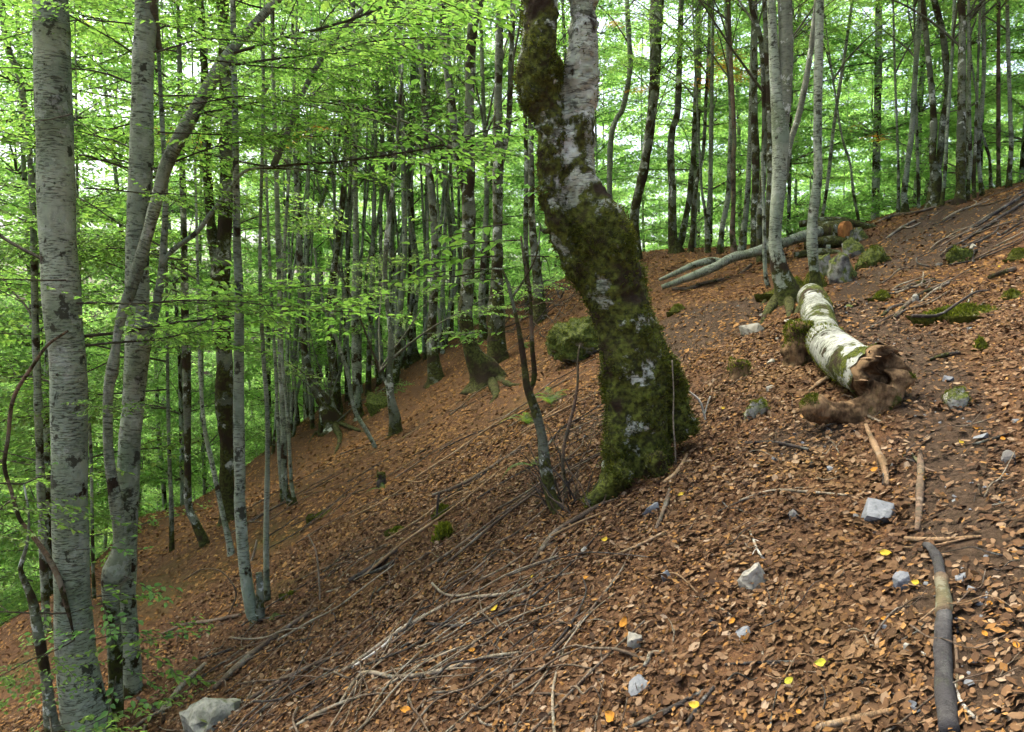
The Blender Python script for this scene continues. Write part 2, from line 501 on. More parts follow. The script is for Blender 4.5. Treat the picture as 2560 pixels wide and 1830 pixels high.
# denser in front, closed all round
af = np.linspace(-52, 52, na - 120); ab = np.linspace(52, 308, 122)[1:-1]
ang = np.radians(np.r_[af, ab])
X = rad[:, None] * np.sin(ang)[None]; Y = rad[:, None] * np.cos(ang)[None]
gx, gy = X.ravel(), Y.ravel()
gz = Zs(gx, gy)
q3 = np.c_[gx, gy, np.zeros(len(gx))]
gz += (.012 * fbm(q3 * 7, 3)) * np.clip(1.3 - np.hypot(gx, gy) / 20, 0, 1)
idx = np.arange(len(rad) * na).reshape(len(rad), na)
jn = np.roll(np.arange(na), -1)
F4 = np.stack([idx[:-1], idx[1:], idx[1:][:, jn], idx[:-1][:, jn]], -1).reshape(-1, 4)
gme = mesh_np('forest_floor', np.c_[gx, gy, gz], [F4], M['ground'], True, {'dirt': dirt_at(gx, gy), 'moss': moss_at(gx, gy)})
ob('forest_floor', gme, kind='structure', label='steep brown leaf-covered hillside falling away to the valley side')

# ------------------------------------------------------------------ leaf litter
def litter(name, N, r0, r1, size, mat, fold, label, lift=.012, amax=44, pw=1.0):
    r = r0 + (r1 - r0) * rng.random(N) ** pw
    a = np.radians(rng.uniform(-amax, amax, N))
    x, y = r * np.sin(a), r * np.cos(a)
    keep = rng.random(N) > .74 * dirt_at(x, y)
    keep &= rng.random(N) > .75 * moss_at(x, y)
    pat = fbm(np.c_[x, y, np.zeros(N)] * 1.3, 2)
    keep &= rng.random(N) > np.clip(.35 - pat * .5, 0, .6)
    x, y = x[keep], y[keep]; N = len(x)
    z = Zs(x, y) + lift * (.2 + rng.random(N) * 1.6)
    e = .12
    zx = (Zs(x + e, y) - Zs(x - e, y)) / (2 * e); zy = (Zs(x, y + e) - Zs(x, y - e)) / (2 * e)
    n = np.c_[-zx, -zy, np.ones(N)] + rng.normal(0, .30, (N, 3)); n /= np.linalg.norm(n, axis=1)[:, None]
    t = rng.normal(0, 1, (N, 3)); t -= n * (t * n).sum(1)[:, None]; t /= np.linalg.norm(t, axis=1)[:, None]
    b = np.cross(n, t)
    Ls = size * np.clip(np.exp(rng.normal(-.1, .32, N)), .4, 1.7); Ws = Ls * rng.uniform(.42, .68, N)
    P = np.c_[x, y, z]
    cu = rng.uniform(-.2, .36, N) * Ls
    if fold:
        tem = [(-.5, 0, 0), (-.22, .44, 1), (.2, .44, .8), (.5, 0, .5), (.2, -.44, -.3), (-.22, -.44, .9)]
        V = np.stack([P + t * (Ls * p)[:, None] + b * (Ws * w)[:, None] + n * (cu * k * .55)[:, None] for p, w, k in tem], 1)
        k = np.arange(N)[:, None] * 6
        F = np.vstack([k + np.array([0, 5, 4, 3]), k + np.array([0, 3, 2, 1])])
    else:
        tem = [(-.5, 0, 0), (0, .5, 1), (.5, 0, .3), (0, -.5, 1)]
        V = np.stack([P + t * (Ls * p)[:, None] + b * (Ws * w)[:, None] + n * (cu * k * .4)[:, None] for p, w, k in tem], 1)
        k = np.arange(N)[:, None] * 4
        F = k + np.array([0, 3, 2, 1])
    me = mesh_np(name, V.reshape(-1, 3), [F], mat, False)
    return ob(name, me, kind='stuff', label=label, category='leaf litter')
litter('leaf_litter', 225000, 1.4, 8.5, .035, M['litter'], True, 'curled brown fallen beech leaves covering the near slope', .014)
litter('leaf_litter', 205000, 7.3, 24, .054, M['litter_far'], False, 'rust brown fallen leaves covering the slope below the ridge', .012, 46, .9)
litter('leaf_litter', 60000, 1.2, 10, .026, M['litter_far'], False, 'small broken leaf scraps scattered over the slope and path', .02)

# ------------------------------------------------------------------ branch library
def oval(P, d, n, L, W, near):
    """leaf verts for arrays"""
    b = np.cross(n, d)
    if near:
        tem = [(0, 0, 0), (.3, .46, .16), (.68, .38, .12), (1, 0, -.12), (.68, -.38, .12), (.3, -.46, .16)]
    else:
        tem = [(0, 0, 0), (.45, .5, .1), (1, 0, -.1), (.45, -.5, .1)]
    V = np.stack([P + d * (L * p)[:, None] + b * (W * w)[:, None] + n * (W * k)[:, None] for p, w, k in tem], 1)
    m = len(tem)
    k = np.arange(len(P))[:, None] * m
    F = np.vstack([k + np.array([0, 5, 4, 3]), k + np.array([0, 3, 2, 1])]) if near else k + np.array([0, 3, 2, 1])
    return V.reshape(-1, 3), F
def spray(r, g, LP, LD, LN, base, az, el, L, rad, depth, leafstep, plane_n):
    """a twig with leaves; recurses into side twigs that stay near one plane, as beech does"""
    n = max(4, int(L / .16))
    P = [np.array(base)]
    a, e = az, el
    for i in range(n):
        d = np.array([math.cos(a) * math.cos(e), math.sin(a) * math.cos(e), math.sin(e)])
        P.append(P[-1] + d * L / n)
        a += r.normal(0, .09); e += r.normal(-.015, .05)
    P = np.array(P)
    R = np.linspace(rad, rad * .25 + .001, len(P))
    g.tube(np.c_[P, R], seg=5 if rad > .008 else 3, step=L / n, rough=0, cap=False)
    if depth > 0:
        m = max(3, int(L / .15))
        for k in range(m):
            t = (k + .6) / m
            if t < .18: continue
            i = min(int(t * n), n - 1)
            q = P[i] + (P[i + 1] - P[i]) * (t * n - i)
            s = 1 if k % 2 else -1
            spray(r, g, LP, LD, LN, q, az + s * r.uniform(.6, 1.05), el * .6 + r.normal(0, .16), L * (.52 * (1 - t) + .17) * r.uniform(.7, 1.25), rad * .42, depth - 1, leafstep, plane_n)
    if depth <= 1:
        m = int(L / leafstep)
        for k in range(m):
            t = (k + .5) / m
            if t < .15 and depth: continue
            i = min(int(t * n), n - 1)
            q = P[i] + (P[i + 1] - P[i]) * (t * n - i)
            s = 1 if k % 2 else -1
            aa = az + s * r.uniform(.5, 1.1)
            LP.append(q); LD.append((math.cos(aa), math.sin(aa), r.normal(-.18, .22)))
            LN.append((r.normal(0, .32), r.normal(0, .32), 1))
def leaves_mesh(name, r, LP, LD, LN, size, near, mat):
    LP, LD, LN = np.array(LP), np.array(LD), np.array(LN)
    LD /= np.linalg.norm(LD, axis=1)[:, None]
    LN -= LD * (LN * LD).sum(1)[:, None]; LN /= np.linalg.norm(LN, axis=1)[:, None]
    L = size * r.uniform(.7, 1.2, len(LP)); W = L * r.uniform(.55, .68, len(LP))
    V, F = oval(LP, LD, LN, L, W, near)
    return mesh_np(name, V, [F], mat, False)
NEARB, MIDB = [], []
for k in range(7):
    r = np.random.default_rng(100 + k)
    g = Geo(); LP, LD, LN = [], [], []
    spray(r, g, LP, LD, LN, (0, 0, 0), 0, .12, r.uniform(1.7, 2.5), .013, 2, .055, None)
    NEARB.append((g.mesh('branch', M['twig']), leaves_mesh('foliage', r, LP, LD, LN, .078, True, M['leaf']), len(LP)))
for k in range(8):
    r = np.random.default_rng(200 + k)
    g = Geo(); LP, LD, LN = [], [], []
    # an ascending limb that levels off and carries flat sprays
    L = r.uniform(2.6, 4.2); n = 12; e = r.uniform(.5, .95); P = [np.zeros(3)]; a = 0
    for i in range(n):
        P.append(P[-1] + np.array([math.cos(a) * math.cos(e), math.sin(a) * math.cos(e), math.sin(e)]) * L / n)
        a += r.normal(0, .07); e = e * .93 + r.normal(0, .04)
    P = np.array(P)
    g.tube(np.c_[P, np.linspace(.026, .005, n + 1)], seg=6, step=L / n, rough=0, cap=False)
    for q in range(9):
        t = r.uniform(.3, 1.0); i = min(int(t * n), n - 1)
        spray(r, g, LP, LD, LN, P[i], r.uniform(-1.3, 1.3), r.uniform(-.1, .25), r.uniform(.8, 1.5), .007, 1, .050, None)
    MIDB.append((g.mesh('branch', M['limb']), leaves_mesh('foliage', r, LP, LD, LN, .070, False, M['leaf']), len(LP)))
SHOOTB = []
for k in range(4):
    r = np.random.default_rng(300 + k)
    g = Geo(); LP, LD, LN = [], [], []
    spray(r, g, LP, LD, LN, (0, 0, 0), 0, .1, r.uniform(.5, .75), .005, 1, .06, None)
    SHOOTB.append((g.mesh('branch', M['twig']), leaves_mesh('foliage', r, LP, LD, LN, .072, True, M['leaf']), len(LP)))
print('leaves near', [b[2] for b in NEARB], 'mid', [b[2] for b in MIDB])
ORANGE = {}
def add_branch(root, lib, k, loc, az, el, sc, roll=0, leafmat=None, bare=False):
    wm, fm, _ = lib[k % len(lib)]
    b = bpy.data.objects.new('branch', wm)
    COL.objects.link(b)
    b.parent = root
    b.location = loc
    b.rotation_euler = (Matrix.Rotation(az, 3, 'Z') @ Matrix.Rotation(-el, 3, 'Y') @ Matrix.Rotation(roll, 3, 'X')).to_euler()
    b.scale = (sc, sc, sc)
    if not bare:
        f = bpy.data.objects.new('foliage', fm)
        if leafmat:
            key = (fm.name, leafmat.name)
            if key not in ORANGE:
                c = fm.copy(); c.materials.clear(); c.materials.append(leafmat); ORANGE[key] = c
            f.data = ORANGE[key]
        COL.objects.link(f)
        f.parent = b
        f['kind'] = 'stuff'
    return b

# ------------------------------------------------------------------ trees traced from the photograph
def px_nodes(pxs, depth, moss):
    """pixel rows (x, y, width) at one depth -> x y z r moss"""
    out = []
    for i, p in enumerate(pxs):
        q = atdepth(p[0], p[1], depth)
        m = moss(q) if callable(moss) else moss
        out.append([*q, max(p[2] * depth / FPX / 2 / math.sqrt(1 + ((p[0] - 1280) / FPX) ** 2), .005), m])
    return np.array(out)
def extend(nodes, top, lean=.35):
    """carry a stem on above the frame, thinning to its tip"""
    p, d = nodes[-1, :3].copy(), nodes[-1, :3] - nodes[-2, :3]
    d = d / np.linalg.norm(d)
    h = top - p[2]
    if h < .5: return nodes
    r, rows = nodes[-1, 3], []
    for i in range(1, 7):
        d = d * (1 - lean * .4) + np.array([0, 0, 1]) * lean * .4
        d /= np.linalg.norm(d)
        p = p + d * h / 6
        rows.append([*p, max(r * (1 - i / 6.4), .008), nodes[-1, 4] * .6])
    return np.vstack([nodes, rows])
TREES = []
def tree(pxs, style, label, group=None, depth=None, moss=(.55, .12, .6), top=11, flare=.7, seg=14, extra=(), grow=None, name='beech_tree', rough=.10, seed=None, cat='tree', lean=.35, to_ground=True):
    """pxs base->top as (x, y, width). extra: further stems [(pxs, style)]. moss: (at base, above, fade height)"""
    pxs = [tuple(map(float, p)) for p in pxs]
    seed = len(TREES) if seed is None else seed
    if depth is None:
        base = on(pxs[0][0], pxs[0][1]); depth = base[1]
    q0 = atdepth(pxs[0][0], pxs[0][1], depth)
    gz0 = Z(q0[0], q0[1])
    origin = np.array([q0[0], q0[1], gz0])
    mz = lambda q: moss[1] + (moss[0] - moss[1]) * math.exp(-max(q[2] - gz0, 0) / moss[2])
    nd = px_nodes(pxs, depth, mz)
    low = nd[0].copy(); low[2] = min(low[2], gz0) - .18; low[3] *= 1.15
    if to_ground and nd[0, 2] - gz0 > .3:
        mid = nd[0].copy(); mid[2] = gz0; mid[3] *= 1.1; mid[4] = moss[0]
        nd = np.vstack([low, mid, nd])
    else:
        nd = np.vstack([low, nd])
    if top: nd = extend(nd, origin[2] + top, lean)
    root = thing(name, origin, label, cat, group)
    nd[:, :3] -= origin
    g = Geo()
    P, r = g.tube(nd, seg=seg, step=max(nd[:, 3].max() * .45, .05), rough=rough, rscale=4, flare=flare, fl=max(.12, nd[0, 3] * 1.6), lobes=5, seed=seed)
    ob('trunk', g.mesh('trunk', M[style]), root)
    axes = [(P, r)]
    for e in extra:
        n2 = px_nodes(e[0], depth + (e[2] if len(e) > 2 else 0), mz)
        if len(e) < 4 or e[3]: n2 = extend(n2, origin[2] + (top or 6) * .9, lean)
        n2[:, :3] -= origin
        g = Geo()
        Pe, re = g.tube(n2, seg=max(8, seg - 4), step=max(n2[:, 3].max() * .5, .04), rough=rough, rscale=4, seed=seed + 31)
        ob('stem', g.mesh('stem', M[e[1]]), root)
        axes.append((Pe, re))
    T = dict(root=root, axes=axes, depth=depth, origin=origin)
    TREES.append(T)
    if grow: clothe(T, **grow)
    return T
def clothe(T, lib='mid', n=14, z0=2.5, z1=9, el=(-.1, .5), sc=(.7, 1.2), az=None, seed=0, mat=None, bare=0.0, ax=None):
    r = np.random.default_rng(1000 + seed * 7 + len(TREES))
    L = MIDB if lib == 'mid' else NEARB
    for i in range(n):
        P, R = T['axes'][r.integers(len(T['axes']))] if ax is None else T['axes'][ax]
        z = r.uniform(z0, z1)
        k = int(np.argmin(abs(P[:, 2] - z)))
        a = r.uniform(0, 2 * math.pi) if az is None else r.uniform(*az)
        add_branch(T['root'], L, int(r.integers(100)), P[k], a, r.uniform(*el), r.uniform(*sc), r.normal(0, .15), mat, r.random() < bare)

# --- the near group on the left
T1 = tree([(224,1835,128),(191,1646,106),(181,1477,97),(176,1307,95),(173,1080,95),(170,910,96),(157,793,98),(143,567,98),(137,340,97),(130,113,92),(126,0,90)], 'pale',
     'thick smooth pale grey beech trunk, stoutest of the leafy pair by the flat rock', depth=5.7, moss=(.25, .02, .8), top=12, flare=.35, seg=28, rough=.05)
clothe(T1, 'near', 8, 2.8, 6.8, (-.2, .25), (.7, 1.1), az=(-.35, 3.5), seed=1)
clothe(T1, 'mid', 4, 5.5, 10, (0, .4), (.9, 1.2), seed=2)
T2 = tree([(342,1815,66),(330,1703,58),(317,1533,54),(316,1363,58),(323,1137,58),(336,967,60),(343,850,62),(343,680,61),(348,510,61),(355,340,60),(357,170,56),(367,0,56)], 'pale',
     'speckled pale beech trunk with dark collars, crossed by a leaning limb', depth=6.3, moss=(.35, .05, .8), top=12, flare=.5, seg=22, rough=.07,
     extra=[([(346,960,30),(366,870,25),(390,770,23),(404,680,21),(410,600,18),(414,470,14),(405,300,11)], 'pale', .12),
            ([(404,668,12),(425,632,13),(455,608,13),(492,580,13),(530,530,12),(562,490,11),(600,437,8),(640,420,5),(700,418,4),(760,428,3)], 'pale', .1, False)])
add_branch(T2['root'], NEARB, 2, atdepth(640,420,6.4) - T2['origin'], .1, -.12, .62)

clothe(T2, 'near', 10, 3.4, 6.8, (-.15, .3), (.6, 1.0), az=(-.35, 3.5), seed=3)
clothe(T2, 'mid', 4, 5, 10, (0, .4), (.9, 1.2), seed=4)
T3 = tree([(290,1816,46),(288,1646,40),(278,1477,48),(290,1431,72),(303,1363,46),(289,1250,36),(272,1137,26),(270,995,26),(280,927,33),(288,878,24),(304,793,27),(351,652,32),(389,510,34),(422,397,33),(484,283,35),(550,170,33),(590,113,27),(651,45,24),(690,0,23)], 'grey',
     'leaning smooth limb with a knobbly burl, bending across the pale trunks', depth=5.95, moss=(.62, .05, .9), top=8.5, flare=.3, seg=20, rough=.15, lean=.1)
clothe(T3, 'near', 9, 3.9, 7, (-.2, .25), (.6, 1.0), az=(-.35, 3.5), seed=5)
T4 = tree([(150,1850,46),(130,1816,42),(116,1703,30),(97,1590,31),(82,1505,24),(60,1450,17),(51,1420,14),(68,1357,10),(72,1290,7),(60,1210,5)], 'dark',
     'crooked dark lichen-spotted young tree beside the stoutest pale trunk', depth=5.5, moss=(.45, .25, .6), top=None, flare=.3, seg=10,
     extra=[([(186,1600,4),(176,1550,9),(165,1510,14),(147,1448,16),(119,1391,15),(74,1329,13),(48,1295,12),(28,1227,11),(11,1165,12),(20,1097,11),(34,995,11),(85,910,10),(120,862,9),(170,827,7)], 'brown', .05, False)])
clothe(T4, 'near', 7, .3, 2.8, (-.2, .4), (.4, .7), seed=6)
# low leafy shoots at the foot of the pale trunks
for i, (px, py, az, s) in enumerate([(300,1560,.4,.38),(330,1620,-.3,.42),(290,1690,-1.2,.4),(380,1600,.2,.36),(250,1500,-.9,.36),(350,1680,.3,.4),(230,1600,-1.6,.4),(400,1560,.6,.3),(310,1440,-.5,.35),(420,1620,.1,.3)]):
    T = T1 if i % 2 else T2
    add_branch(T['root'], SHOOTB, i, atdepth(px, py, 5.45) - T['origin'], az + math.pi * (i % 3 == 0) * .9, -.25, s * 2.2, 0, M['leaf_fresh'] if i % 2 == 0 else None)
for i in range(26):
    rr = np.random.default_rng(640 + i); T = (T1, T2, T4, T3)[i % 4]
    px, py = rr.uniform(20, 420), rr.uniform(1150, 1790)
    add_branch(T['root'], SHOOTB, i, atdepth(px, py, rr.uniform(5.3, 6.6)) - T['origin'], rr.uniform(0, 6.28), rr.uniform(-.4, .2), rr.uniform(.5, .9), 0, M['leaf_fresh'] if i % 3 == 0 else None)
for i, (T, px, py, dd, az, sc_) in enumerate([(T1,180,285,5.4,2.6,.42),(T2,385,130,5.8,-.5,.55),(T2,400,240,5.8,-.2,.5),(T2,330,60,5.8,3.6,.5),(T3,520,150,5.7,.2,.5),(T2,395,330,5.8,.2,.45),(T1,165,700,5.4,3.4,.4),(T1,210,470,5.4,.3,.45),(T3,470,260,5.7,-.4,.5),(T1,165,1010,5.4,-.4,.3),(T2,330,820,5.9,-.3,.4)]):
    add_branch(T['root'], NEARB, i, atdepth(px, py, dd) - T['origin'], az, -.15, sc_)
T6 = tree([(578,1300,46),(568,1243,38),(567,1120,38),(561,1012,45),(561,904,43),(553,793,48),(551,690,50),(560,600,36),(566,470,34),(566,330,34),(562,150,30),(556,0,28)], 'dark',
     'dark mossy forked trunk behind the slender pale pole', moss=(.62, .42, 1.0), top=11, seg=16, rough=.14,
     extra=[([(545,690,30),(528,560,26),(518,430,23),(516,300,23),(510,150,20),(500,0,18)], 'dark')])
clothe(T6, 'near', 8, 3.4, 9, (-.1, .3), (.7, 1.1), az=(1.3, 4.0), seed=8)
T7 = tree([(645,1550,42),(632,1533,36),(612,1420,32),(599,1250,30),(600,1212,28),(597,1060,29),(597,904,27),(598,737,23),(593,623,20),(591,500,18),(588,300,16),(584,100,14)], 'pale',
     'slender pale straight pole tree rooted beside a broken stub', moss=(.35, .03, .4), top=9, seg=14, rough=.05, flare=.5)
clothe(T7, 'near', 6, 3.9, 7.5, (0, .4), (.5, .85), az=(.8, 4.0), seed=9)
T8 = tree([(668,1505,19),(666,1420,16),(666,1307,15),(669,1137,13),(668,1020,12),(660,910,11),(652,750,10),(650,600,9),(655,400,8)], 'grey',
     'thin grey sapling pole rising just beside the broken stub', moss=(.3, .08, .4), top=7, seg=9, flare=.3)
clothe(T8, 'near', 4, 3.6, 6.5, (0, .4), (.5, .8), az=(.8, 3.6), seed=10)
tree([(649,1525,26),(650,1500,22),(650,1462,20),(647,1432,18)], 'dark', 'short dark broken stub wedged between the pale pole and the sapling', depth=T7['depth'] - .02, moss=(.5, .3, .3), top=None, flare=.4, seg=10, name='broken_stump', cat='stump')
T48 = tree([(105,1300,22),(95,1000,22),(88,800,20),(84,600,18),(80,480,17),(70,340,16),(50,200,17),(22,125,19),(8,40,19)], 'grey', 'grey leafy trunk standing behind the stoutest pale trunk', depth=9, moss=(.4, .15, .8), top=9, seg=10)
clothe(T48, 'near', 12, 1.5, 9, (-.2, .3), (.8, 1.4), seed=11)
T49 = tree([(232,1400,10),(226,1100,9),(205,850,9),(197,600,8),(192,400,7),(190,200,6)], 'grey', 'wiry dark young tree seen between the two pale trunks', depth=9.5, top=7, seg=8)
clothe(T49, 'near', 8, 2, 8, (-.2, .3), (.7, 1.2), seed=12)
T51 = tree([(512,1362,26),(490,1310,24),(471,1261,22),(469,1137,19),(468,1023,21),(466,910,23),(462,760,20),(460,600,18),(455,400,16)], 'dark', 'dark bowed trunk leaning out of the hollow below the pole trees', moss=(.55, .3, .8), top=9, seg=10)
clothe(T51, 'near', 8, 3, 9, (-.1, .3), (.8, 1.2), az=(1.6, 4.3), seed=13)
T52 = tree([(578,1385,20),(568,1330,16),(555,1278,14),(532,1165,13),(510,1060,11),(500,900,10),(495,700,8)], 'pale', 'pale thin leaning stem at the foot of the dark forked trunk', moss=(.3, .1, .4), top=8, seg=9)
T53 = tree([(430,1378,16),(428,1250,12),(424,1165,11),(420,1000,10),(418,800,9)], 'grey', 'small grey pole tree down in the shaded hollow', top=8, seg=8)
clothe(T52, 'near', 5, 3, 8, (-.1, .3), (.7, 1.0), az=(1.6, 4.3), seed=14); clothe(T53, 'near', 6, 1.5, 8, (-.2, .3), (.8, 1.2), az=(1.6, 4.5), seed=15)
# --- clump on the middle slope
G1 = 'thin poles of the clump on the middle slope'
for st, w in (([(728,1262,20),(712,1212,18),(709,1080,16),(703,935,15),(700,780,14),(695,600,13),(690,400,11),(684,200,10)], 1),
              ([(740,1262,12),(729,1212,10),(720,1058,9),(706,904,9),(700,800,8),(712,600,8),(725,400,7)], 1),
              ([(706,1255,10),(700,1180,9),(694,1050,9),(688,900,8),(676,700,8),(668,500,7)], 1)):
    T = tree(st, 'grey', 'thin grey pole with a curved foot on the middle slope', G1, moss=(.5, .12, .3), top=9, seg=9, flare=.5)
    clothe(T, 'mid', 7, 4, 10, (-.2, .4), (.5, .8), seed=16)
T10 = tree([(836,1065,46),(815,1010,38),(790,970,28),(777,940,24),(764,904,20),(758,827,19),(754,750,18),(748,600,16),(742,450,15),(736,250,13)], 'dark', 'gnarled twisted tree with white-patched bark and writhing roots', moss=(.6, .25, .7), top=10, seg=12, rough=.2, flare=.9,
     extra=[([(818,1150,20),(806,1120,18),(802,1089,17),(806,1050,18),(822,1010,18)], 'pale', -.1, False), ([(774,1200,8),(800,1150,11),(822,1110,14),(838,1060,18)], 'dark', -.15, False)])
clothe(T10, 'mid', 9, 4, 10, (-.1, .5), (.6, .9), seed=17)
T11 = tree([(842,1040,34),(838,965,26),(829,873,22),(826,780,21),(832,700,18),(850,560,15),(862,430,13),(870,300,12)], 'dark', 'dark mossy stem growing out of the gnarled root mass', moss=(.65, .35, .8), top=10, seg=11, rough=.16)
clothe(T11, 'mid', 9, 3.5, 10, (-.1, .5), (.6, .9), seed=18)
T12 = tree([(900,1042,26),(894,1020,21),(891,904,25),(889,820,22),(888,750,20),(890,620,16),(888,480,14),(886,300,13),(884,100,12)], 'grey', 'straight trunk mottled with white lichen beside the mossy boulder', moss=(.5, .2, .6), top=11, seg=11)
clothe(T12, 'mid', 10, 4, 11, (-.1, .5), (.6, .9), seed=19)
tree([(938,1120,11),(915,1075,11),(885,1020,11),(869,935,10),(845,858,9),(820,796,8),(800,720,7),(785,620,6)], 'grey', 'whip-thin sapling leaning over from the open slope', moss=(.3, .05, .4), top=None, seg=7, flare=.2)
T14 = tree([(990,1085,30),(984,1030,24),(976,985,20),(974,930,16),(977,843,14),(967,751,13),(963,659,12),(972,548,11),(980,480,9),(992,350,8)], 'dark', 'gnarled dark tree with a rooty foot by the green boulder', moss=(.6, .2, .5), top=9, seg=10, rough=.2, flare=1.0,
     extra=[([(978,1000,14),(968,960,11),(955,940,8),(948,930,5)], 'dark', 0, False)])
clothe(T14, 'mid', 7, 4, 10, (-.1, .5), (.5, .8), seed=20)
G2 = 'mottled trunks along the near ridge'
L2 = 'mottled grey trunk rising straight from the near ridge'
ridge_trees = [
 ([(985,965,24),(992,917,19),(997,806,17),(1005,720,15),(1012,622,14),(1009,474,12),(1006,300,12),(1000,100,11)], 'grey'),
 ([(1034,905,34),(1030,860,24),(1028,770,20),(1029,585,16),(1026,437,14),(1030,250,13),(1037,57,12)], 'dark'),
 ([(1092,950,38),(1084,905,29),(1079,843,25),(1084,733,21),(1087,622,19),(1079,474,18),(1070,400,18),(1060,227,17),(1045,20,15)], 'dark'),
 ([(1064,890,13),(1063,740,11),(1066,550,10),(1068,400,9)], 'grey'),
 ([(1124,848,22),(1126,810,17),(1130,659,14),(1125,548,13),(1110,420,11),(1098,300,10)], 'dark'),
 ([(1210,850,22),(1204,770,18),(1208,660,15),(1215,548,14),(1217,437,12),(1210,300,11),(1205,150,10)], 'grey'),
 ([(1320,780,16),(1316,650,13),(1314,555,12),(1316,420,11),(1312,280,10)], 'dark'),
 ([(1350,800,34),(1346,720,27),(1338,640,23),(1330,560,18),(1328,430,15)], 'dark'),
 ([(920,985,16),(924,860,13),(930,720,12),(934,560,11),(938,400,10)], 'grey'),
 ([(948,960,13),(942,850,12),(950,700,10),(952,520,9)], 'pale'),
 ([(870,1000,14),(864,860,12),(868,700,11),(874,520,10)], 'dark'),
]
for i, (st, sty) in enumerate(ridge_trees):
    lab, grp = (L2, G2) if sty != 'dark' else ('dark mossy trunk rising straight from the near ridge', 'dark trunks along the near ridge')
    T = tree(st, sty, lab, grp, moss=(.6, .3 if sty == 'dark' else .12, .8), top=11, seg=11, rough=.12, depth=None)
    clothe(T, 'mid', 9, 3.2, 10, (0, .6), (.45, .85), seed=30 + i)
r9 = np.random.default_rng(44)
for i in range(34):
    x0 = r9.uniform(640, 1130); yr = float(np.interp(x0, [640, 730, 900, 1130], [1150, 1078, 968, 850]))
    w = r9.uniform(6, 11); lean_ = r9.normal(0, 26); c = r9.normal(0, 14)
    st = [(x0 - r9.uniform(-8, 14), yr + r9.uniform(2, 26), w * 1.5), (x0, yr - 60, w), (x0 + lean_ * .4 + c, yr - 220, w * .9), (x0 + lean_ * .8, yr - 420, w * .8), (x0 + lean_ * 1.2 - c, yr - 640, w * .65)]
    sty = 'pale' if i % 3 == 0 else 'grey'
    T = tree(st, sty, ('slender pale' if i % 3 == 0 else 'slender grey') + ' crooked pole crowding the edge of the slope', 'pale crooked poles at the slope edge' if i % 3 == 0 else 'grey crooked poles at the slope edge', moss=(.5, .1, .4), top=9, seg=7, flare=.6, rough=.12)
    clothe(T, 'mid', 3, 4.5, 9, (0, .6), (.35, .6), seed=300 + i)
T19 = tree([(1225,958,74),(1213,930,62),(1184,885,44),(1168,830,36),(1164,770,33),(1172,659,30),(1172,548,32),(1171,474,33),(1173,397,30),(1174,255,24),(1180,85,25),(1195,0,30)], 'dark', 'stout dark forked trunk with a mossy swollen foot bent downslope', moss=(.8, .3, 1.0), top=11, seg=16, rough=.14,
     extra=[([(1166,480,22),(1153,442,20),(1144,390,20),(1135,312,20),(1118,170,20),(1101,0,19)], 'grey')])
clothe(T19, 'mid', 14, 4, 11, (0, .7), (.7, 1.1), seed=50)
T20 = tree([(1248,905,46),(1242,850,42),(1240,788,44),(1242,720,34),(1243,659,29),(1244,548,24),(1244,474,26),(1246,400,28),(1245,283,21),(1250,0,18)], 'dark', 'dark twin-stemmed trunk standing close behind the stout forked one', moss=(.75, .3, 1.0), top=11, seg=14, rough=.14,
     extra=[([(1250,420,17),(1264,350,15),(1273,283,14),(1283,0,13)], 'dark')])
clothe(T20, 'mid', 12, 4, 11, (0, .7), (.7, 1.1), seed=51)
# long bare branches sweeping across the middle
for st in ([(1160,395,6),(1080,335,6),(960,285,5),(850,255,4),(760,235,3)], [(1150,450,5),(1060,412,5),(960,385,4),(880,362,3)]):
    n2 = px_nodes(st, T19['depth'], .1); n2[:, :3] -= T19['origin']
    g = Geo(); g.tube(n2, seg=6, rough=.05); ob('branch', g.mesh('branch', M['limb']), T19['root'])
n2 = px_nodes([(740,800,10),(765,640,11),(800,520,11),(830,420,11),(852,330,10),(880,200,9),(905,90,8),(930,0,7)], 17.5, .1)
T = tree([(745,1060,12),(735,900,12),(765,640,11),(800,520,11),(830,420,11),(852,330,10),(880,200,9),(905,90,8),(930,0,7)], 'dark', 'long dark stem slanting across the upright poles', depth=18.5, top=None, seg=8)
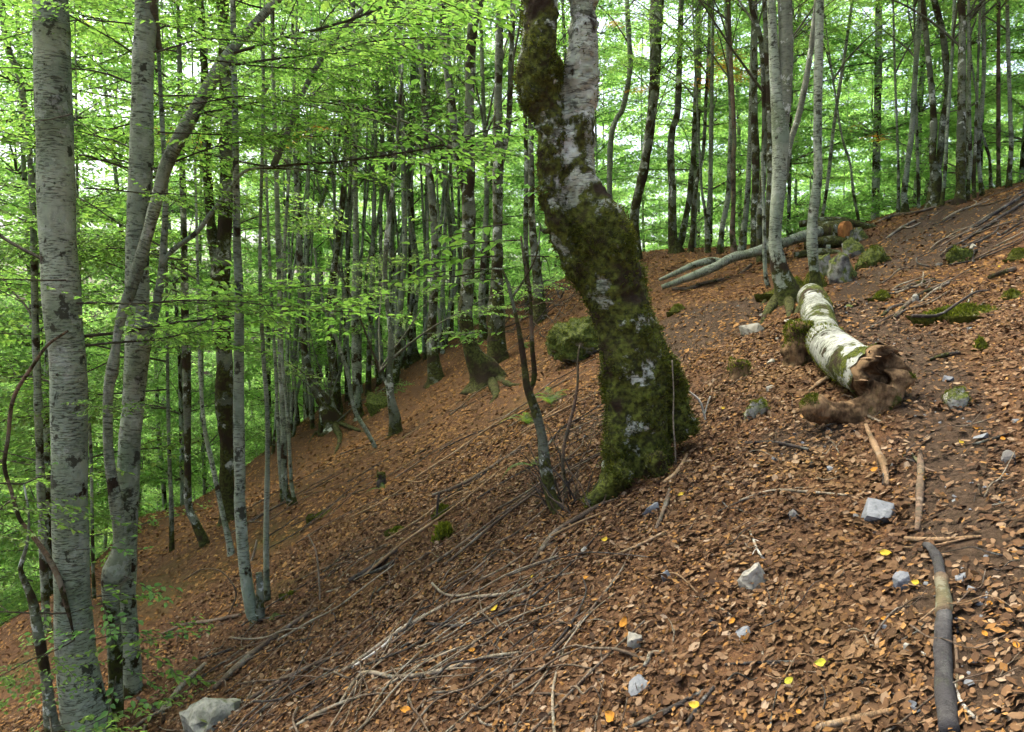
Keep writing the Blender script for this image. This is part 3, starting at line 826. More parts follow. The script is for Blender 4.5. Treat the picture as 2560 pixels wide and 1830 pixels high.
# --- right of the great tree
GR = 'leafy-skirted trees on the skyline ridge'
right = [
 ([(1532,640,15),(1524,482,14),(1527,351,14),(1540,300,13),(1558,266,13),(1575,170,13),(1570,57,12)], 'grey', 'grey stem with an S-shaped bend just beyond the great forked tree', 18, None),
 ([(1592,628,24),(1586,538,23),(1609,425,24),(1626,312,24),(1637,198,26),(1640,57,32),(1643,0,33)], 'dark', 'dark leaning trunk with pale lichen on the skyline ridge', 16.5, None),
 ([(1690,630,34),(1682,600,24),(1681,560,21),(1681,474,20),(1677,400,18),(1680,330,17),(1694,272,16),(1700,100,14)], 'dark', 'dark low-forked trunk with a cup-shaped crotch on the skyline', None, [([(1693,626,18),(1703,600,18),(1711,560,16),(1723,498,14),(1728,437,13),(1733,400,13),(1740,227,12)], 'grey')]),
 ([(1726,630,16),(1731,590,13),(1733,560,12),(1736,498,11),(1745,440,10),(1758,380,9),(1765,250,8)], 'dark', None, None, None),
 ([(1770,632,14),(1770,548,12),(1775,474,11),(1777,400,11),(1780,200,9)], 'grey', None, None, None),
 ([(1766,632,8),(1764,540,8),(1755,479,7),(1750,400,6)], 'grey', None, None, None),
 ([(1800,634,17),(1803,595,15),(1807,560,14),(1817,511,13),(1822,462,12),(1827,283,11),(1819,113,10)], 'grey', None, None, None),
 ([(1836,648,20),(1833,600,15),(1831,572,14),(1834,498,12),(1833,400,12),(1836,340,11),(1828,170,10)], 'brown', 'reddish brown trunk with a kinked foot on the skyline', None, None),
 ([(1852,630,22),(1856,609,18),(1861,560,16),(1868,498,14),(1875,350,12),(1880,150,10)], 'grey', None, None, None),
 ([(1886,640,22),(1884,602,17),(1886,523,18),(1890,425,20),(1886,283,17),(1887,113,14)], 'dark', None, 13.5, None),
 ([(1904,660,24),(1900,600,18),(1900,520,17),(1908,450,16),(1912,283,15),(1904,113,14),(1880,20,12)], 'dark', 'mossy white-patched stem wedged against the pale twin trunk', 12.5, None),
 ([(1925,690,22),(1920,580,19),(1924,480,17),(1926,400,17),(1922,250,14),(1915,100,12)], 'dark', 'dark stem hidden close behind the pale twin trunk', 12.3, None),
 ([(2053,640,11),(2053,560,10),(2063,498,9),(2073,425,9),(2085,312,9),(2119,85,8)], 'grey', None, 16, None),
 ([(2150,570,8),(2134,485,7),(2125,408,6),(2106,346,6),(2090,250,5)], 'grey', None, 15.5, None),
 ([(2263,534,24),(2261,500,17),(2260,485,16),(2269,408,15),(2279,331,14),(2289,170,14),(2300,28,14)], 'pale', 'clean pale leaning trunk at the top of the path bank', None, None),
 ([(2297,520,12),(2296,500,9),(2294,392,8),(2290,250,7)], 'grey', None, None, None),
 ([(2245,532,10),(2246,480,8),(2245,392,7),(2238,200,6)], 'grey', None, None, None),
 ([(2337,516,38),(2338,480,31),(2339,440,30),(2334,410,22),(2331,392,19),(2334,315,18),(2329,227,16),(2312,57,14)], 'dark', 'stout twin-forked trunk with white patches at the bank top', None, [([(2340,440,20),(2347,405,19),(2351,377,18),(2357,300,17),(2369,227,17),(2357,85,17),(2335,0,16)], 'dark')]),
 ([(2354,515,15),(2357,490,11),(2363,423,10),(2369,300,9),(2380,142,9),(2386,0,9)], 'pale', 'thin pale stem touching the stout twin-forked trunk', None, None),
 ([(2399,508,30),(2401,470,25),(2402,423,25),(2403,331,24),(2405,113,19),(2405,0,18)], 'dark', 'dark straight ivy-rough trunk at the bank top', None, None),
 ([(2419,502,13),(2421,460,11),(2426,408,10),(2424,300,9)], 'grey', None, None, None),
 ([(2436,495,11),(2434,440,10),(2437,380,9),(2440,300,8)], 'dark', None, None, None),
 ([(2455,488,14),(2450,440,12),(2446,392,12),(2448,331,14),(2459,198,11),(2459,57,10)], 'grey', None, None, None),
 ([(2477,474,10),(2475,420,8),(2473,392,8),(2457,340,7),(2450,300,6)], 'grey', None, None, None),
 ([(2496,470,14),(2496,420,11),(2496,300,11),(2496,113,10)], 'brown', 'straight brown pole among the grey ones on the skyline', None, None),
 ([(2522,468,18),(2524,420,14),(2528,362,12),(2526,300,12),(2521,142,11)], 'grey', None, None, None),
]
for i, (st, sty, lab, dep, ex) in enumerate(right):
    grp = None
    if lab is None:
        lab, grp = (('slim dark leafy pole standing on the skyline ridge', 'slim dark poles on the skyline') if sty == 'dark' else ('slim grey leafy pole standing on the skyline ridge', 'slim grey poles on the skyline'))
    T = tree(st, sty, lab, grp, depth=dep, moss=(.55, .32 if sty == 'dark' else .06, .8), top=10, seg=11, rough=.12, extra=ex or ())
    clothe(T, 'mid', 8, 2.4, 8.5, (-.1, .5), (.5, .85), seed=70 + i)
T33 = tree([(1972,752,60),(1962,715,48),(1950,680,40),(1942,640,36),(1937,597,31),(1942,523,34),(1948,450,36),(1949,397,38),(1951,330,44),(1940,227,30),(1934,120,24),(1928,0,20)], 'pale', 'pale grey trunk fused from twins above mossy clawing roots', moss=(.75, .03, .35), top=10, seg=18, rough=.07, flare=.8,
     extra=[([(1955,345,28),(1963,227,34),(1965,120,36),(1962,0,37)], 'dark'), ([(1962,450,16),(1972,368,17),(1995,295,16),(2012,215,16),(2025,140,15),(2037,45,14)], 'dark', .25)])
clothe(T33, 'mid', 11, 4, 10, (0, .6), (.6, 1.0), seed=110)
T34 = tree([(2040,745,38),(2038,700,28),(2036,683,26),(2031,622,29),(2030,585,27),(2034,523,25),(2044,449,23),(2045,400,22),(2044,340,21),(2046,170,22),(2050,0,20)], 'pale', 'clean pale trunk with a moss-stockinged foot beside the sawn log', moss=(.95, .02, .45), top=10, seg=16, rough=.06, flare=.6)
clothe(T34, 'mid', 9, 4, 10, (0, .6), (.6, 1.0), seed=111)
T34b = tree([(1950,770,20),(1935,740,13),(1917,705,11),(1912,650,11),(1911,600,10),(1910,540,9),(1908,470,8),(1904,380,7)], 'pale', 'pole-thin pale stem bowing out in front of the twin trunk', moss=(.3, .05, .3), top=None, seg=9, depth=10.2)
# mossy clawing roots
def root_part(T, st, r0, r1, moss=.8, style='dark'):
    pts3 = [on(*p) for p in st]
    n = len(pts3)
    nd = np.array([[q[0], q[1], q[2] + (r0 + (r1 - r0) * i / (n - 1)) * .35, r0 + (r1 - r0) * i / (n - 1), moss] for i, q in enumerate(pts3)])
    nd[-1, 2] -= r1 * 1.2
    nd[:, :3] -= T['origin']
    g = Geo(); g.tube(nd, seg=9, rough=.15, rscale=6)
    ob('root', g.mesh('root', M[style]), T['root'])
for st, a in (([(1960,740),(1940,760),(1918,785),(1898,815)], .10), ([(1968,745),(1975,775),(1966,805)], .08), ([(1950,735),(1925,745),(1900,765)], .08), ([(1985,740),(2005,755),(2020,770)], .09)):
    root_part(T33, st, a, .012, 1.0)
for st, a in (([(2040,745),(2020,760),(1998,775),(1985,790)], .08), ([(2045,745),(2062,755),(2075,770)], .06)):
    root_part(T34, st, a, .012, 1.0)
for st, a in (([(1215,955),(1180,965),(1150,985)], .14), ([(1230,960),(1240,990),(1225,1010)], .12), ([(1240,950),(1275,965),(1300,960)], .10)):
    root_part(T19, st, a * .7, .012, 1.0)
for st, a in (([(838,1070),(850,1100),(835,1140)], .12), ([(850,1060),(890,1075),(920,1080)], .08), ([(820,1070),(790,1085),(770,1110)], .08)):
    root_part(T10, st, a * .7, .012, 1.0)

# --- thin shrubby stems just downslope of the great tree
S1 = tree([(1395,1275,40),(1382,1256,32),(1364,1169,28),(1355,1092,25),(1335,1015,25),(1318,970,19),(1312,923,16),(1301,846,13),(1290,790,10),(1269,707,7),(1255,673,5)], 'dark', 'leaning mossy stem with pale side, growing below the great tree', moss=(.6, .35, .6), top=None, seg=10, rough=.18,
     extra=[([(1322,985,12),(1336,940,13),(1330,862,12),(1325,733,9),(1312,660,8),(1302,590,6)], 'brown', .1, False), ([(1255,673,5),(1225,672,4),(1180,683,3),(1136,692,2.5)], 'pale', 0, False),
            ([(1282,740,6),(1310,700,5),(1340,640,4),(1352,560,3)], 'dark', 0, False)])
for i, (px, py, az, s) in enumerate([(1215,672,2.9,.55),(1160,690,3.0,.5),(1240,640,2.4,.6),(1285,830,3.0,.45),(1270,560,2.5,.6),(1300,600,2.8,.6),(1320,640,.3,.5),(1265,700,-2.4,.5),(1250,850,3.4,.35)]):
    add_branch(S1['root'], SHOOTB, i + 2, atdepth(px, py, S1['depth'] + .1) - S1['origin'], az, -.1, s * 1.9, .1)
S2 = tree([(1420,1245,14),(1413,1237,10),(1407,1139,10),(1419,1077,10),(1435,1015,9),(1444,954,6),(1444,900,5),(1450,860,3)], 'brown', 'wavy thin brown sapling leafless beside the great tree', moss=(.35, .05, .3), top=None, seg=7, flare=.2)
print('trees', len(TREES), [round(t['depth'], 1) for t in TREES])

# ------------------------------------------------------------------ moss tufts on a mesh
def tufts(V, N, w, count, size, mat, name, parent, seed=1):
    """short moss blades standing on the mossy part of a surface"""
    r = np.random.default_rng(seed)
    p = np.clip(w, 0, None); p = p / p.sum()
    k = r.choice(len(V), count, p=p)
    P = V[k] + r.normal(0, size * .5, (count, 3))
    n = N[k] + r.normal(0, .45, (count, 3)) + np.array([0, 0, .25]); n /= np.linalg.norm(n, axis=1)[:, None]
    t = r.normal(0, 1, (count, 3)); t -= n * (t * n).sum(1)[:, None]; t /= np.linalg.norm(t, axis=1)[:, None]
    h = size * r.uniform(.5, 1.3, count)
    A = P + t * (h * .28)[:, None] - n * .004; B = P - t * (h * .28)[:, None] - n * .004; T = P + n * h[:, None] + t * (h * r.normal(0, .3, count))[:, None]
    VV = np.stack([A, B, T], 1).reshape(-1, 3)
    F = np.arange(count * 3).reshape(-1, 3)
    o = ob(name, mesh_np(name, VV, [F], mat, False), parent)
    o['kind'] = 'stuff'
    return o
def remesh_tubes(name, g, vox, mat, samples, amp=.02, fs=5.0, amp2=.006):
    """fuse overlapping tubes into one skin, roughen it, give it bark coordinates and moss"""
    tmp = bpy.data.objects.new('tmp', g.mesh('tmp', mat)); COL.objects.link(tmp)
    md = tmp.modifiers.new('r', 'REMESH'); md.mode = 'VOXEL'; md.voxel_size = vox; md.use_smooth_shade = True
    s = tmp.modifiers.new('s', 'SMOOTH'); s.iterations = 4; s.factor = .5
    dg = bpy.context.evaluated_depsgraph_get()
    me = bpy.data.meshes.new_from_object(tmp.evaluated_get(dg))
    bpy.data.objects.remove(tmp)
    n = len(me.vertices)
    V = np.empty(n * 3, np.float32); me.vertices.foreach_get('co', V); V = V.reshape(-1, 3).astype(float)
    N = np.empty(n * 3, np.float32); me.vertices.foreach_get('normal', N); N = N.reshape(-1, 3).astype(float)
    V = V + N * (amp * fbm(V * fs, 3) + amp2 * fbm(V * fs * 6, 2))[:, None]
    me.vertices.foreach_set('co', V.astype(np.float32).ravel())
    mo = np.empty(n)
    for a in range(0, n, 4000):
        d = ((V[a:a + 4000, None] - samples[None, :, :3]) ** 2).sum(-1) / (samples[None, :, 3] ** 2)
        mo[a:a + 4000] = samples[np.argmin(d, 1), 4]
    for k in list(me.attributes):
        if k.name in ('bco', 'moss'): me.attributes.remove(k)
    at = me.attributes.new('bco', 'FLOAT_VECTOR', 'POINT'); at.data.foreach_set('vector', V.astype(np.float32).ravel())
    at = me.attributes.new('moss', 'FLOAT', 'POINT'); at.data.foreach_set('value', mo.astype(np.float32))
    me.materials.clear(); me.materials.append(mat)
    me.polygons.foreach_set('use_smooth', np.ones(len(me.polygons), bool))
    me.name = name
    me.update()
    return me, V, N, mo

# ------------------------------------------------------------------ the great forked tree
HB = on(1600, 1180); HD = HB[1]
great = thing('beech_tree', HB, 'great old forked beech, trunk thick with moss and one stem pale', 'tree')
stemsdef = [
 # right pale stem and the main trunk
 ([(1620,1250,215,.76),(1616,1205,176,.76),(1610,1160,146,.76),(1606,1110,140,.76),(1600,1046,150,.74),(1588,960,158,.72),(1575,892,166,.66),(1556,793,156,.62),(1528,690,164,.68),(1512,623,158,.72),(1495,560,146,.70),(1474,510,124,.58),(1456,465,100,.50),(1449,400,90,.54),(1447,317,86,.52),(1449,230,82,.36),(1453,120,81,.15),(1459,0,80,.08),(1462,-120,78,-.2),(1468,-400,66,-.2),(1470,-900,40,-.2),(1480,-1500,16,-.2)], 0),
 # left mossy stem
 ([(1500,760,60,.7),(1455,690,62,.72),(1424,630,60,.70),(1396,567,60,.62),(1384,510,62,.56),(1376,397,70,.60),(1376,312,76,.56),(1358,244,102,.66),(1347,180,114,.70),(1349,120,98,.66),(1354,50,90,.6),(1356,0,88,.55),(1350,-120,80,.4),(1335,-400,64,.3),(1320,-900,40,.1),(1300,-1400,14,0)], -.02),
 # left buttress
 ([(1530,1235,120,.75),(1536,1195,92,.75),(1541,1150,74,.72),(1548,1060,66,.72),(1550,960,62,.70),(1552,860,60,.62),(1550,780,50,.6)], -.10),
 # right buttress behind
 ([(1706,1085,86,.85),(1690,1030,84,.85),(1668,960,80,.85),(1642,890,76,.85),(1615,820,64,.8),(1596,760,50,.7)], .12),
 # spreading root downslope
 ([(1470,1260,40,.8),(1500,1235,56,.8),(1535,1205,66,.8),(1570,1170,60,.75)], -.22),
 ([(1660,1190,40,.6),(1645,1165,60,.65),(1630,1130,60,.7)], -.24),
]
g = Geo(); samp = []
for st, dd in stemsdef:
    rows = []
    for (x, y, w, m) in st:
        q = atdepth(x, y, HD + dd) - HB
        rows.append([*q, w * HD / FPX / 2 * .93, m - .13 * (m > .3) - .05 + .04 * (y > 560)])
    P, r = g.tube(rows, seg=20, step=.05, rough=.05, rscale=5)
    R, _ = spline(np.array(rows), 120)
    samp.append(R)
samp = np.vstack(samp); samp[:, 3] = np.maximum(samp[:, 3], .03)
me, HV, HN, HM = remesh_tubes('trunk', g, .0145, M['hero'], samp, .026, 5.5, .010)
ob('trunk', me, great)
wm_ = np.clip(HM - .25 + .55 * fbm(HV * 5.5, 3), 0, 1) * (HV[:, 2] < 4.5)
tufts(HV, HN, wm_ ** 2 + 1e-9, 26000, .020, M['mosstuft'], 'moss', great, 5)
# broken knob, flap of bark and the pale root tip
def px_tube(root, origin, st, depth, style, name, seg=9, moss=.2, rough=.12):
    n2 = px_nodes(st, depth, moss); n2[:, :3] -= origin
    g = Geo(); g.tube(n2, seg=seg, rough=rough, rscale=8)
    return ob(name, g.mesh(name, M[style]), root)
px_tube(great, HB, [(1400,545,26),(1376,575,20),(1362,580,12),(1350,572,7)], HD - .05, 'dark', 'stub', 8, .5)
px_tube(great, HB, [(1680,900,2),(1684,980,2.2),(1683,1050,2.6),(1687,1110,2.6),(1690,1160,2.4)], HD - .17, 'greystick', 'creeper', 5, 0)
for i, (x, y, az, s) in enumerate([(1392,470,3.0,.22),(1385,480,2.6,.18)]):
    add_branch(great, SHOOTB, i, atdepth(x, y, HD - .12) - HB, az, 0, s * 2.6, 0, M['leaf_fresh'])
Tg = dict(root=great, axes=[(np.array([atdepth(x, y, HD) - HB for (x, y, w, m) in stemsdef[k][0]]), None) for k in (0, 1)], depth=HD, origin=HB)
clothe(Tg, 'mid', 7, 5.6, 9, (0, .5), (.8, 1.1), seed=200)

# ------------------------------------------------------------------ rocks
def hull_rock(r, sx, sy, sz, npts=16, cham=.12, sub=2, amp=.05, seed=0):
    bm = bmesh.new()
    p = r.normal(0, 1, (npts, 3)); p /= np.linalg.norm(p, axis=1)[:, None]
    p = p * r.uniform(.86, 1.1, (npts, 1))
    for q in p: bm.verts.new((q[0], q[1], q[2]))
    res = bmesh.ops.convex_hull(bm, input=bm.verts)
    junk = [e for e in res['geom_interior'] if isinstance(e, bmesh.types.BMVert)]
    bmesh.ops.delete(bm, geom=junk, context='VERTS')
    bmesh.ops.bevel(bm, geom=list(bm.edges), offset=cham, segments=2, affect='EDGES', profile=.6, clamp_overlap=True)
    bmesh.ops.triangulate(bm, faces=bm.faces)
    bmesh.ops.subdivide_edges(bm, edges=[e for e in bm.edges if e.calc_length() > .25], cuts=sub + 1, use_grid_fill=True)
    bmesh.ops.triangulate(bm, faces=bm.faces)
    V = np.array([v.co for v in bm.verts]); mx = np.abs(V).max(0)
    V = V / mx
    V = V * (1 + amp * fbm(V * 2.6 + seed, 4) + .022 * fbm(V * 8 + seed, 3))[:, None]
    F = np.array([[v.index for v in f.verts] for f in bm.faces])
    bm.free()
    return V * np.array([sx, sy, sz]), F
RK = [0]
ROCKS = []
def rock(px, pyb, w, h, mat, label, group=None, name='rock', deep=.8, bury=.42, npts=16, tilt=0, tuft=0, cham=.17, amp=.08, smooth=False, cat='rock'):
    """px, pyb: centre and foot of the stone in the photo; w, h its size there"""
    RK[0] += 1
    r = np.random.default_rng(500 + RK[0])
    b = on(px, pyb)
    d = b[1]
    sx = w * d / FPX / 2
    sz = h * d / FPX / 2 * (1 + bury)
    sy = sx * deep
    big = name != 'rock'; tuft = int(tuft * 1.7)
    V, F = hull_rock(r, sx, sy, sz, npts + (14 if big else 0), cham, 2, amp * (1.8 if big else 1), RK[0] * 3.7)
    smooth = smooth or big
    me = mesh_np('stone', V, [F], M[mat], smooth)
    if not smooth:
        try:
            me.shade_smooth(); me.set_sharp_from_angle(angle=math.radians(28))
        except Exception: pass
    loc = b + np.array([0, sy * .75, 0]); loc[2] = Z(loc[0], loc[1]) + sz * (1 - 2 * bury) * .85
    loc[2] = b[2] + sz * (1 - 2 * bury)
    o = ob(name, me, None, loc)
    nn = nrm(loc[0], loc[1])
    o.rotation_euler = (0, -.35 * math.atan2(nn.x, nn.z) * -1 + tilt, r.uniform(-.4, .4))
    ROCKS.append((loc[0], loc[1], sx, sy, sz, d))
    tag(o, label, cat, group)
    if tuft:
        nv = V / np.linalg.norm(V / np.array([sx, sy, sz]), axis=1)[:, None]
        nv /= np.linalg.norm(nv, axis=1)[:, None]
        w_ = np.clip(nv[:, 2] + .2 + .5 * fbm(V / sx * 2 + 5, 2), 0, 1)
        tufts(V, nv, w_ + 1e-6, tuft, .016 if d > 6 else .010, M['mossgreen'], 'moss', o, RK[0])
    return o
rock(2215,1308,94,72,'rock_blue','angular blue-grey block, largest stone lying beside the forked stick', npts=11, cham=.06, amp=.02)
rock(2085,1180,60,38,'rock_blue','flat-topped slate grey slab resting beside a short dark stick', npts=10, cham=.06, amp=.02)
rock(2098,1188,20,14,'rock_white','tiny pale chip tucked against the slate grey slab', npts=10)
rock(1890,1470,76,70,'rock_white','lumpy cream limestone rock with an orange leaf on its face', npts=20, amp=.12)
rock(2262,1472,50,50,'rock_blue','rounded grey stone with a pale top near the dark pole', npts=18)
rock(1669,1455,36,34,'rock_blue','small pale blue cube-like stone alone on the litter', npts=12, cham=.06)
rock(1588,1632,52,58,'rock_white','knobbly white stone standing upright in the litter', npts=18, amp=.12)
rock(1596,1742,90,46,'rock_blue','low pale blue-grey stone half sunk in front of the curved twig', npts=14)
rock(1862,1604,60,34,'rock_blue','flat grey stone with a white broken corner', npts=12)
rock(1790,1570,38,42,'rock_dark','dark greenish wedge-shaped stone poking from the leaves', npts=9, cham=.04)
rock(2278,1645,30,44,'rock_white','jagged white stone sliver just beside the dark pole', npts=9, cham=.04)
rock(2322,1648,36,40,'rock_white','white triangular stone touching the dark pole', npts=8, cham=.04)
rock(2164,1706,40,26,'rock_white','broken whitish stone behind the long thin twig', npts=12)
rock(2178,1672,30,24,'rock_dark','small dark pebble behind the broken whitish stone', npts=14)
rock(2236,1684,26,18,'rock_blue','small smooth grey pebble uphill of the long thin twig', npts=16)
rock(2412,1456,36,26,'rock_blue','grey stone on the path just past the dark pole', npts=14)
rock(2400,1580,28,20,'rock_blue','little grey stone touching the far side of the dark pole', npts=14)
rock(1465,1388,24,26,'rock_white','cream stone chip below the white arched twig', npts=12)
rock(1630,1288,56,40,'rock_blue','tilted grey slab with a pale top edge below the great tree', npts=10, tilt=-.4, cham=.05)
rock(1898,1045,76,56,'rock_moss','round moss-capped limestone between the white twig and the rotten log', npts=20, tuft=500, amp=.1)
rock(1929,978,30,24,'rock_white','white cube-like stone uphill of the moss-capped limestone', npts=10, cham=.05)
rock(2406,1020,78,68,'rock_moss','large white moss-streaked rock beside the path', npts=18, tuft=350, amp=.1)
rock(1886,838,66,50,'rock_white','biggest bare white angular rock, lying near the mossy stump', npts=9, cham=.05, amp=.03)
rock(1941,854,18,16,'rock_white','small white stone just behind the mossy stump', npts=10)
rock(1932,912,30,18,'rock_white','white wedge stone in front of the mossy stump', npts=9)
rock(1905,778,14,9,'rock_white','small white chip behind the biggest white rock', 'white chips behind the biggest white rock', npts=9)
rock(1906,792,15,10,'rock_white','small white chip behind the biggest white rock', 'white chips behind the biggest white rock', npts=9)
rock(1974,806,24,12,'rock_white','pale stone lying right behind the moss on the stump', npts=10)
rock(2033,1166,22,18,'rock_moss','little olive mossy pebble beside the slate grey slab', npts=14)
rock(2236,1176,18,24,'rock_white','small upright white stone at the tip of the tan root', npts=12)
rock(2276,1148,26,20,'rock_white','white stone against the head of the forked stick', npts=12)
rock(2142,1308,40,28,'rock_dark','dark stone leaning on the angular blue-grey block', npts=13)
rock(1988,1300,34,30,'rock_dark','dark brown stone below the long thin tan twig', npts=13)
rock(2126,770,50,20,'rock_moss','flat mossy stone beside the top end of the white log', npts=16)
rock(2288,760,26,30,'rock_white','pale upright stone under the crossing branches on the bank', npts=10)
rock(2440,622,26,16,'rock_white','pale stone high on the bank under a mossy stick', npts=10)
rock(2350,668,22,14,'rock_white','pale stone at the path edge below the bank', npts=10)
rock(2530,1160,44,40,'rock_dark','brown stone at the uphill side of the path', npts=14)
rock(516,1832,200,84,'rock_rough','broad flat pale rock at the foot of the speckled trunk', npts=44, amp=.16, deep=.7, cham=.05)
rock(455,1838,44,70,'rock_moss','dark upright stone leaning on the broad flat pale rock', npts=12)
rock(690,1552,44,30,'boulder','grey knobbly stone at the foot of the sapling pole', npts=16)
rock(1441,908,150,112,'boulder_green','green moss-cushioned boulder behind the great tree', name='mossy_boulder', npts=20, tuft=2200, amp=.1, cat='boulder', bury=.15)
rock(946,1030,60,72,'boulder_green','green mossy boulder beside the lichen-mottled trunk', name='mossy_boulder', npts=18, tuft=600, cat='boulder')
rock(2115,705,86,90,'boulder','dark speckled boulder under the sawn log end', name='boulder', npts=18, amp=.1, cat='boulder', deep=.9)
rock(2142,640,62,56,'boulder','pale-capped boulder right below the orange sawn end', name='boulder', npts=14, amp=.08, cat='boulder')
rock(2195,662,90,62,'boulder_green','moss-topped boulder at the path edge beyond the white log', name='mossy_boulder', npts=16, tuft=700, amp=.08, cat='boulder')
rock(2158,600,60,42,'boulder','white-streaked boulder behind the orange sawn end', name='boulder', npts=14, cat='boulder')
rock(2070,690,60,70,'boulder','dark boulder behind the moss-stockinged trunk', name='boulder', npts=16, cat='boulder')
rock(2410,655,70,48,'boulder_green','mossy outcrop on the bank above the path', name='mossy_boulder', npts=18, tuft=500, cat='boulder')
# leaves drifted up against the stones
rl = np.random.default_rng(17)
LPk, LDk, LNk = [], [], []
for (x, y, sx, sy, sz, d) in ROCKS:
    for k in range(int(18 + 260 * sx)):
        a = rl.uniform(0, 6.28); f = rl.uniform(.78, 1.35)
        px_, py_ = x + math.cos(a) * sx * f, y + math.sin(a) * sy * f
        zz = Z(px_, py_) + .012 + max(0, 1.1 - f) * sz * rl.uniform(.2, .9)
        b_ = rl.uniform(0, 6.28)
        LPk.append((px_, py_, zz)); LDk.append((math.cos(b_), math.sin(b_), rl.normal(0, .35))); LNk.append((math.cos(a) * .5 + rl.normal(0, .3), math.sin(a) * .5 + rl.normal(0, .3), 1))
ob('leaf_litter', leaves_mesh('leaf_litter', rl, LPk, LDk, LNk, .042, True, M['litter']), kind='stuff', label='brown leaves drifted up against the stones', category='leaf litter')
# gravel on the bare patches
def gravel(N, spots, name, label):
    r = np.random.default_rng(91)
    base = []
    for k in range(6):
        V, F = hull_rock(r, 1, 1, .7, 9, .1, 0, .05, k); base.append((V, F))
    VV, FF, n = [], [], 0
    for i in range(N):
        c, rad = spots[r.integers(len(spots))]
        x, y = c[0] + r.normal(0, rad * .55), c[1] + r.normal(0, rad * .55)
        V, F = base[r.integers(6)]
        s = .005 * math.exp(r.normal(0.2, .55))
        a = r.uniform(0, 6.28); ca, sa = math.cos(a), math.sin(a)
        W = V @ np.array([[ca, -sa, 0], [sa, ca, 0], [0, 0, 1]]) * s + np.array([x, y, 0]); W[:, 2] += Z(x, y) + s * .4
        VV.append(W); FF.append(F + n); n += len(W)
    return ob(name, mesh_np(name, np.vstack(VV), [np.vstack(FF)], M['rock_blue'], False), kind='stuff', label=label, category='gravel')
gravel(600, DIRT + [(np.r_[p, 0], .35) for p in PATH], 'gravel', 'grey gravel and stone chips lying on the bare soil')

# ------------------------------------------------------------------ the white log
LA, LB = on(2172, 1052), on(2015, 790)
def logpt(px, py, d): return atdepth(px, py, d)
dn, df = LA[1] + .15, LB[1] + .1
ends = [(2196,925,138,0.0),(2172,905,128,.06),(2141,886,116,.16),(2105,858,108,.30),(2078,834,98,.45),(2057,800,86,.65),(2046,775,78,.82),(2033,752,72,.95),(2029,742,68,1.0)]
rows = []
for (x, y, w, t) in ends:
    d = 1 / ((1 - t) / dn + t / df)
    q = atdepth(x, y, d)
    rows.append([*q, w * d / FPX / 2, .16 + .25 * (t < .2) + .1 * (t > .85)])
rows = np.array(rows)
LO = np.array([rows[0, 0], rows[0, 1], Z(rows[0, 0], rows[0, 1])])
log = thing('fallen_log', LO, 'white-barked fallen log with a rotten hollow end beside the path', 'log')
for row in rows:                                         # let it lie on the slope
    gz_ = Z(row[0], row[1]); row[2] = min(row[2], gz_ + row[3] * 1.15)
    row[2] = max(row[2], gz_ + row[3] * .55)
rows[:, :3] -= LO
g = Geo(); P, rr_ = g.tube(rows, seg=30, step=.035, rough=.05, rscale=5, cap=False)
# jagged broken rim at the near end and mossier flank
V0 = g.V[0]
n_ = len(V0) // 30
ring = V0[:30] - V0[:30].mean(0)
axis = P[0] - P[3]; axis /= np.linalg.norm(axis)
j_ = fbm(np.c_[np.cos(np.linspace(0, 6.28, 30)) * 1.5, np.sin(np.linspace(0, 6.28, 30)) * 1.5, np.zeros(30)] + 4, 3)
for i in range(5):
    V0[30 * i:30 * i + 30] += axis[None] * (np.maximum(j_, -.2)[:, None] * .10 * (1 - i / 5)) + (V0[30 * i:30 * i + 30] - P[i]) * .10 * (1 - i / 5)
g.M[0] = g.M[0] + np.where(fbm(V0 * 2.0 + 3, 2) > .15, .25, 0) + np.where((V0[:, 0] > np.repeat(P[:, 0], 30) + .06), .22, 0)
ob('bark', g.mesh('bark', M['log']), log)
# rotten core: a deep dark bowl with ragged walls
core = rows[:3, :].copy(); core[:, 3] *= .86
seg = 30; VV = []; FFq = []
for k, (f, dpt) in enumerate(((1.0, -.03), (.96, .05), (.86, .075), (.70, .085), (.47, .05), (.2, .06), (.02, .05))):
    a = np.linspace(0, 2 * math.pi, seg, endpoint=False)
    base = V0[:30] - V0[:30].mean(0)
    w = fbm(np.c_[np.cos(a) * 2.6, np.sin(a) * 2.6, np.full(seg, k * .8)], 3)
    VV.append(V0[:30].mean(0) + base * (f * (.97 + .06 * w))[:, None] + axis * (dpt + .07 * w)[:, None])
VV = np.vstack(VV)
for k in range(6):
    i0 = np.arange(seg) + k * seg; i1 = i0 + seg; jn_ = np.roll(np.arange(seg), -1)
    FFq.append(np.stack([i0, i1, i1[jn_], i0[jn_]], -1))
ob('rotten_core', mesh_np('rotten_core', VV, [np.vstack(FFq)], M['rot'], True), log)
rs = np.random.default_rng(12)
for k in range(22):
    q0 = V0[(k * 30 // 22 + rs.integers(0, 2)) % 30]; cen = V0[:30].mean(0)
    q0 = cen + (q0 - cen) * rs.uniform(.72, .98)
    tip = q0 + axis * rs.uniform(.05, .15) + rs.normal(0, .012, 3)
    g2 = Geo(); g2.tube(np.array([[*(q0 - axis * .06), .012, .1], [*q0, .012, .1], [*((q0 + tip) / 2 + rs.normal(0, .006, 3)), .008, 0], [*tip, .002, 0]]), seg=4, step=.03, rough=.2, rscale=20)
    ob('splinter', g2.mesh('splinter', M['tanstick' if k % 3 else 'darkstick']), log)
# sawn far end
Pe = P[-1]; Ve = V0[(n_ - 1) * 30:n_ * 30]
VV = np.vstack([Ve * .995 + Pe * .005, Pe[None] + (P[-1] - P[-3]) * .05])
ob('end_face', mesh_np('end_face', VV, [np.stack([np.arange(30), np.roll(np.arange(30), -1), np.full(30, 30)], -1)], M['cut'], True), log)
